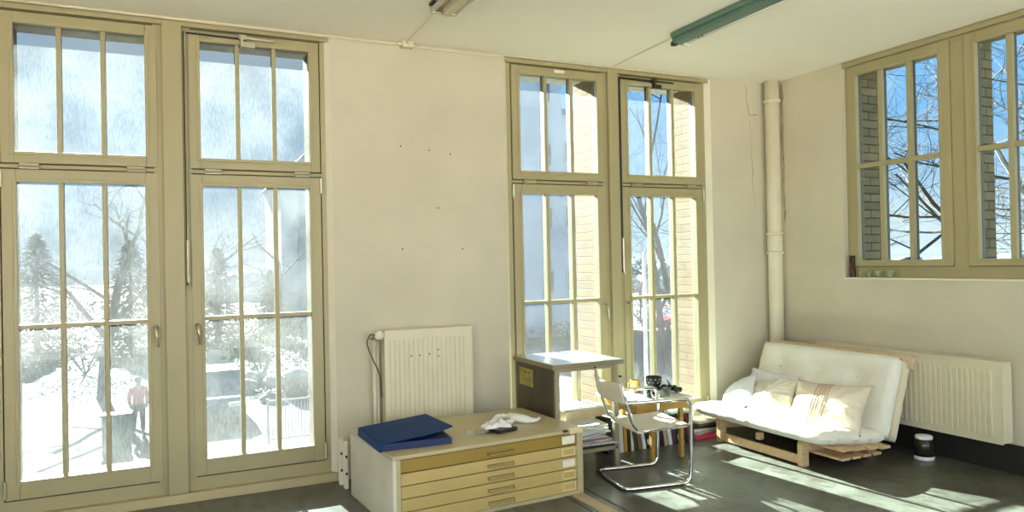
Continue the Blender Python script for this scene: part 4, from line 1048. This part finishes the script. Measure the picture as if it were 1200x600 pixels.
shrub('olive shrub in front of the boulders behind the left doors', -1.5, 25.5, 1.6, 1.0, 1.5, 1)
shrub('dull green shrub right of the olive one', .8, 27.0, 1.5, 1.0, 1.2, 2)
shrub('grey-green shrub at the far left beyond the teal cabinet', -8.0, 31, 3.0, 1.5, 1.8, 2, 900)
shrub('olive hedge clump at the foot of the pale block', 11.5, 31.4, 2.3, .6, .55, 1, 500)
shrub('olive hedge clump right of the first at the foot of the pale block', 15.8, 31.6, 2.0, .6, .5, 1, 450)
shrub('dull green bushes behind the red car', 25.0, 37.5, 5.0, 1.4, 2.3, 0, 1300, .16)
shrub('tall grey-green bushes left of the red car', 20.5, 30.0, 1.1, .8, 1.5, 2, 500)

M['conifer'] = mat('dark_evergreen', (.055,.085,.065), .85, var=.3, scale=2, spec=.05)
def evergreen(lab, x, y, r_, h, n):
    t = thing('evergreen', lab, 'tree', (x, y, G), group='evergreens at the back of the yard')
    rnd = random.Random(int(x*7+y)); mb = MB()
    for _ in range(n):
        z = rnd.random()**1.2; a = rnd.uniform(0, 2*PI); rr = r_*(1.02-z)**.75*rnd.uniform(.45, 1)
        p = Vector((rr*math.cos(a), rr*math.sin(a), h*(.04+.96*z))); d = Vector((math.cos(a), math.sin(a), rnd.uniform(-.5,.3))).normalized(); e = Vector((-math.sin(a), math.cos(a), 0)); q = rnd.uniform(.16, .34)
        mb.bm.faces.new([mb.bm.verts.new(p+k_) for k_ in (-d*q, e*q*.45, d*q, -e*q*.45)])
    mb.done('foliage', M['conifer'], t)
    MB().rod([(0,0,0),(0,0,h*.9)], .15, 7, radii=[.18,.04]).done('trunk', M['bark'], t)
evergreen('dark evergreen behind the far left door, left of the others', -11.4, 44, 2.6, 6.5, 2600)
evergreen('dark evergreen between the two glazed doors', -6.6, 41, 2.3, 6.0, 2600)
evergreen('dark evergreen behind the white board', -2.0, 43, 2.2, 5.6, 2400)
evergreen('small dark evergreen left of the pale house', 0.9, 41.5, 1.2, 4.2, 2000)

# bare winter trees
def tree(lab, x, y, h, seed, spread=.55, r0=.17, depth=5, lean=(0,0), first=.3, z0=G, kids=3):
    rnd = random.Random(seed); t = thing('bare_tree', lab, 'tree', (x, y, z0), group='bare trees outside')
    trunk, tw = MB(), MB()
    def grow(p, d, l, r_, lev):
        pts, rad = [p.copy()], [r_]
        n = 4; q = p.copy(); dd = d.copy()
        for i in range(n):
            dd = (dd+Vector((rnd.gauss(0,.12), rnd.gauss(0,.12), rnd.gauss(0,.08)+.03))).normalized()
            q = q+dd*l/n; pts.append(q.copy()); rad.append(r_*(1-.45*(i+1)/n))
        (trunk if lev == 0 else tw).rod(pts, r_, 7 if lev == 0 else (5 if lev < 3 else 3), radii=rad, caps=lev < 2)
        if lev >= depth: return
        nk = kids if lev else kids+2
        for i in range(nk):
            f = first+(1-first)*(i+rnd.random())/nk if lev == 0 else .25+.75*(i+rnd.random())/nk
            j = min(n-1, int(f*n)); a = pts[j].lerp(pts[j+1], f*n-j)
            side = Vector((rnd.gauss(0,1), rnd.gauss(0,1), rnd.gauss(0,.5))).normalized()
            nd = (dd*(1-spread)+side*spread*1.2+Vector((0,0,.12))).normalized()
            grow(a, nd, l*rnd.uniform(.5, .72), max(.0045, rad[j]*rnd.uniform(.45, .62)), lev+1)
    grow(Vector((0,0,0)), Vector((lean[0], lean[1], 1)).normalized(), h*.6, r0, 0)
    trunk.done('trunk', M['bark'], t, smooth=True); tw.done('branches', M['bark'], t)
tree('bare tree outside the right leaf of the tall window', 13.2, 19, 12.5, 11, .6, .15, 5)
tree('bare tree behind the parked red car', 19.5, 26.5, 11, 5, .55, .20, 5)
tree('bare tree behind the white board', -3.4, 35.0, 9, 21, .6, .2, 5)
tree('bare tree outside the far left door', -6.9, 24.0, 9.0, 31, .6, .2, 5)
tree('bare tree between shrubs behind the left glazed doors', .9, 39.0, 8.0, 41, .6, .18, 5)
tree('bare tree close outside the short right window', 7.4, 1.0, 9.5, 52, .62, .12, 5, (.02,.04), kids=4)
tree('bare tree further off outside the short right window', 15.5, 13.2, 12.5, 63, .6, .16, 5, kids=4)
tree('bare tree at the right outside the short window', 18, 7.2, 11.0, 77, .6, .13, 5, kids=4)
# far belt of trees on the horizon, aerial haze painted into their colour
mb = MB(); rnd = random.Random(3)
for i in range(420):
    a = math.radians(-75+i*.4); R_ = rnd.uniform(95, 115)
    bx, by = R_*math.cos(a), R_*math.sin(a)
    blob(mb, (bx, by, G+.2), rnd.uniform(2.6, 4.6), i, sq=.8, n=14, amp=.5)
o = mb.done('distant_trees', mat('haze_tinted_woodland', (.34,.38,.42), .95, var=.3, scale=.3), smooth=True)
tag(o, 'belt of distant woodland along the horizon with haze in its colour', 'trees', kind='stuff')

# ================================================================== LIGHT
sun_dir = Vector((-.10, 1.0, .463)).normalized()        # towards the sun
sun = D.lights.new('sun', 'SUN'); sun.energy = 72; sun.angle = math.radians(.6); sun.color = (1, .92, .76)
so = D.objects.new('sun', sun); col.objects.link(so); so.rotation_euler = sun_dir.to_track_quat('Z', 'Y').to_euler()

wd_ = D.worlds.new('sky'); bpy.context.scene.world = wd_; wd_.use_nodes = True
T = wd_.node_tree; T.nodes.clear()
out = T.nodes.new('ShaderNodeOutputWorld'); bg = T.nodes.new('ShaderNodeBackground')
tc = T.nodes.new('ShaderNodeTexCoord'); sp = T.nodes.new('ShaderNodeSeparateXYZ'); T.links.new(tc.outputs['Generated'], sp.inputs[0])
rp = T.nodes.new('ShaderNodeValToRGB'); e = rp.color_ramp.elements
mr = T.nodes.new('ShaderNodeMapRange'); mr.inputs['From Min'].default_value = -1; mr.inputs['From Max'].default_value = 1
T.links.new(sp.outputs[2], mr.inputs[0]); T.links.new(mr.outputs[0], rp.inputs[0])
e[0].position = 0; e[0].color = (1.0,.97,.86,1)
e[1].position = 1; e[1].color = (.13,.33,.72,1)
for pos, c in ((.485, (.80,.78,.72)), (.505, (.70,.80,.88)), (.58, (.30,.58,.90)), (.75, (.16,.42,.84))):
    k_ = e.new(pos); k_.color = (*c, 1)
nz = T.nodes.new('ShaderNodeTexNoise'); nz.inputs['Scale'].default_value = 2.6; nz.inputs['Detail'].default_value = 7
mpw = T.nodes.new('ShaderNodeMapping'); mpw.inputs['Scale'].default_value = (1, 1, 2.5); T.links.new(tc.outputs['Generated'], mpw.inputs[0]); T.links.new(mpw.outputs[0], nz.inputs['Vector'])
cr = T.nodes.new('ShaderNodeMapRange'); cr.inputs['From Min'].default_value = .46; cr.inputs['From Max'].default_value = .68; T.links.new(nz.outputs[0], cr.inputs[0])
up = T.nodes.new('ShaderNodeMath'); up.operation = 'GREATER_THAN'; up.inputs[1].default_value = .0; T.links.new(sp.outputs[2], up.inputs[0])
cm = T.nodes.new('ShaderNodeMath'); cm.operation = 'MULTIPLY'; T.links.new(cr.outputs[0], cm.inputs[0]); T.links.new(up.outputs[0], cm.inputs[1])
mxc = T.nodes.new('ShaderNodeMix'); mxc.data_type = 'RGBA'; T.links.new(cm.outputs[0], mxc.inputs[0]); T.links.new(rp.outputs[0], mxc.inputs[6]); mxc.inputs[7].default_value = (.95,.95,.96,1)
# glow around the sun
dt = T.nodes.new('ShaderNodeVectorMath'); dt.operation = 'DOT_PRODUCT'; T.links.new(tc.outputs['Generated'], dt.inputs[0]); dt.inputs[1].default_value = sun_dir
mx0 = T.nodes.new('ShaderNodeMath'); mx0.operation = 'MAXIMUM'; mx0.inputs[1].default_value = 0; T.links.new(dt.outputs['Value'], mx0.inputs[0])
pw = T.nodes.new('ShaderNodeMath'); pw.operation = 'POWER'; pw.inputs[1].default_value = 7; T.links.new(mx0.outputs[0], pw.inputs[0])
gm_ = T.nodes.new('ShaderNodeMath'); gm_.operation = 'MULTIPLY'; T.links.new(pw.outputs[0], gm_.inputs[0]); T.links.new(up.outputs[0], gm_.inputs[1])
gmul = T.nodes.new('ShaderNodeMix'); gmul.data_type = 'RGBA'; gmul.blend_type = 'ADD'; T.links.new(gm_.outputs[0], gmul.inputs[0]); T.links.new(mxc.outputs[2], gmul.inputs[6]); gmul.inputs[7].default_value = (.60,.57,.52,1)
gl_ = T.nodes.new('ShaderNodeMix'); gl_.data_type = 'RGBA'; gl_.blend_type = 'MULTIPLY'; gl_.inputs[0].default_value = 1
lt = T.nodes.new('ShaderNodeMapRange'); lt.inputs['From Min'].default_value = -.03; lt.inputs['From Max'].default_value = .01; lt.inputs['To Min'].default_value = 1.75; lt.inputs['To Max'].default_value = 1.0
T.links.new(sp.outputs[2], lt.inputs[0]); T.links.new(gmul.outputs[2], gl_.inputs[6]); T.links.new(lt.outputs[0], gl_.inputs[7])
T.links.new(gl_.outputs[2], bg.inputs[0])   # world below the horizon is brightened to light ceiling and walls through the openings; bg.inputs[1].default_value = 1.25
T.links.new(bg.outputs[0], out.inputs[0])

# ================================================================== CAMERA
cam = D.cameras.new('camera'); co = D.objects.new('camera', cam); col.objects.link(co)
fw = Vector((.42910233,.90322674,.00725514)); rt = Vector((.90312585,-.42889044,-.02041296)); upv = Vector((.01532587,-.01531155,.99976531))
mw = Matrix((rt, upv, -fw)).transposed().to_4x4(); mw.translation = Vector((-4.99009691,-4.98140128,1.44780579))
co.matrix_world = mw
cam.sensor_width = 36; cam.sensor_fit = 'HORIZONTAL'; cam.lens = 36*863.0751/1200; cam.clip_end = 1000
bpy.context.scene.camera = co

# ------------------------------------------------------------------ to metres
done = set()
for o in list(D.objects):
    o.location = o.location*S
    if o.type == 'MESH' and o.data.name not in done:
        done.add(o.data.name); o.data.transform(Matrix.Scale(S, 4))

sc_ = bpy.context.scene
sc_.view_settings.view_transform = 'Standard'; sc_.view_settings.look = 'None'
sc_.view_settings.gamma = 1; sc_.view_settings.use_curve_mapping = False
sc_.view_settings.exposure = 2.03
sc_.cycles.use_denoising = True
sc_.cycles.max_bounces = 10; sc_.cycles.diffuse_bounces = 6; sc_.cycles.transparent_max_bounces = 24
sc_.cycles.caustics_reflective = False; sc_.cycles.caustics_refractive = False
sc_.cycles.sample_clamp_indirect = 6
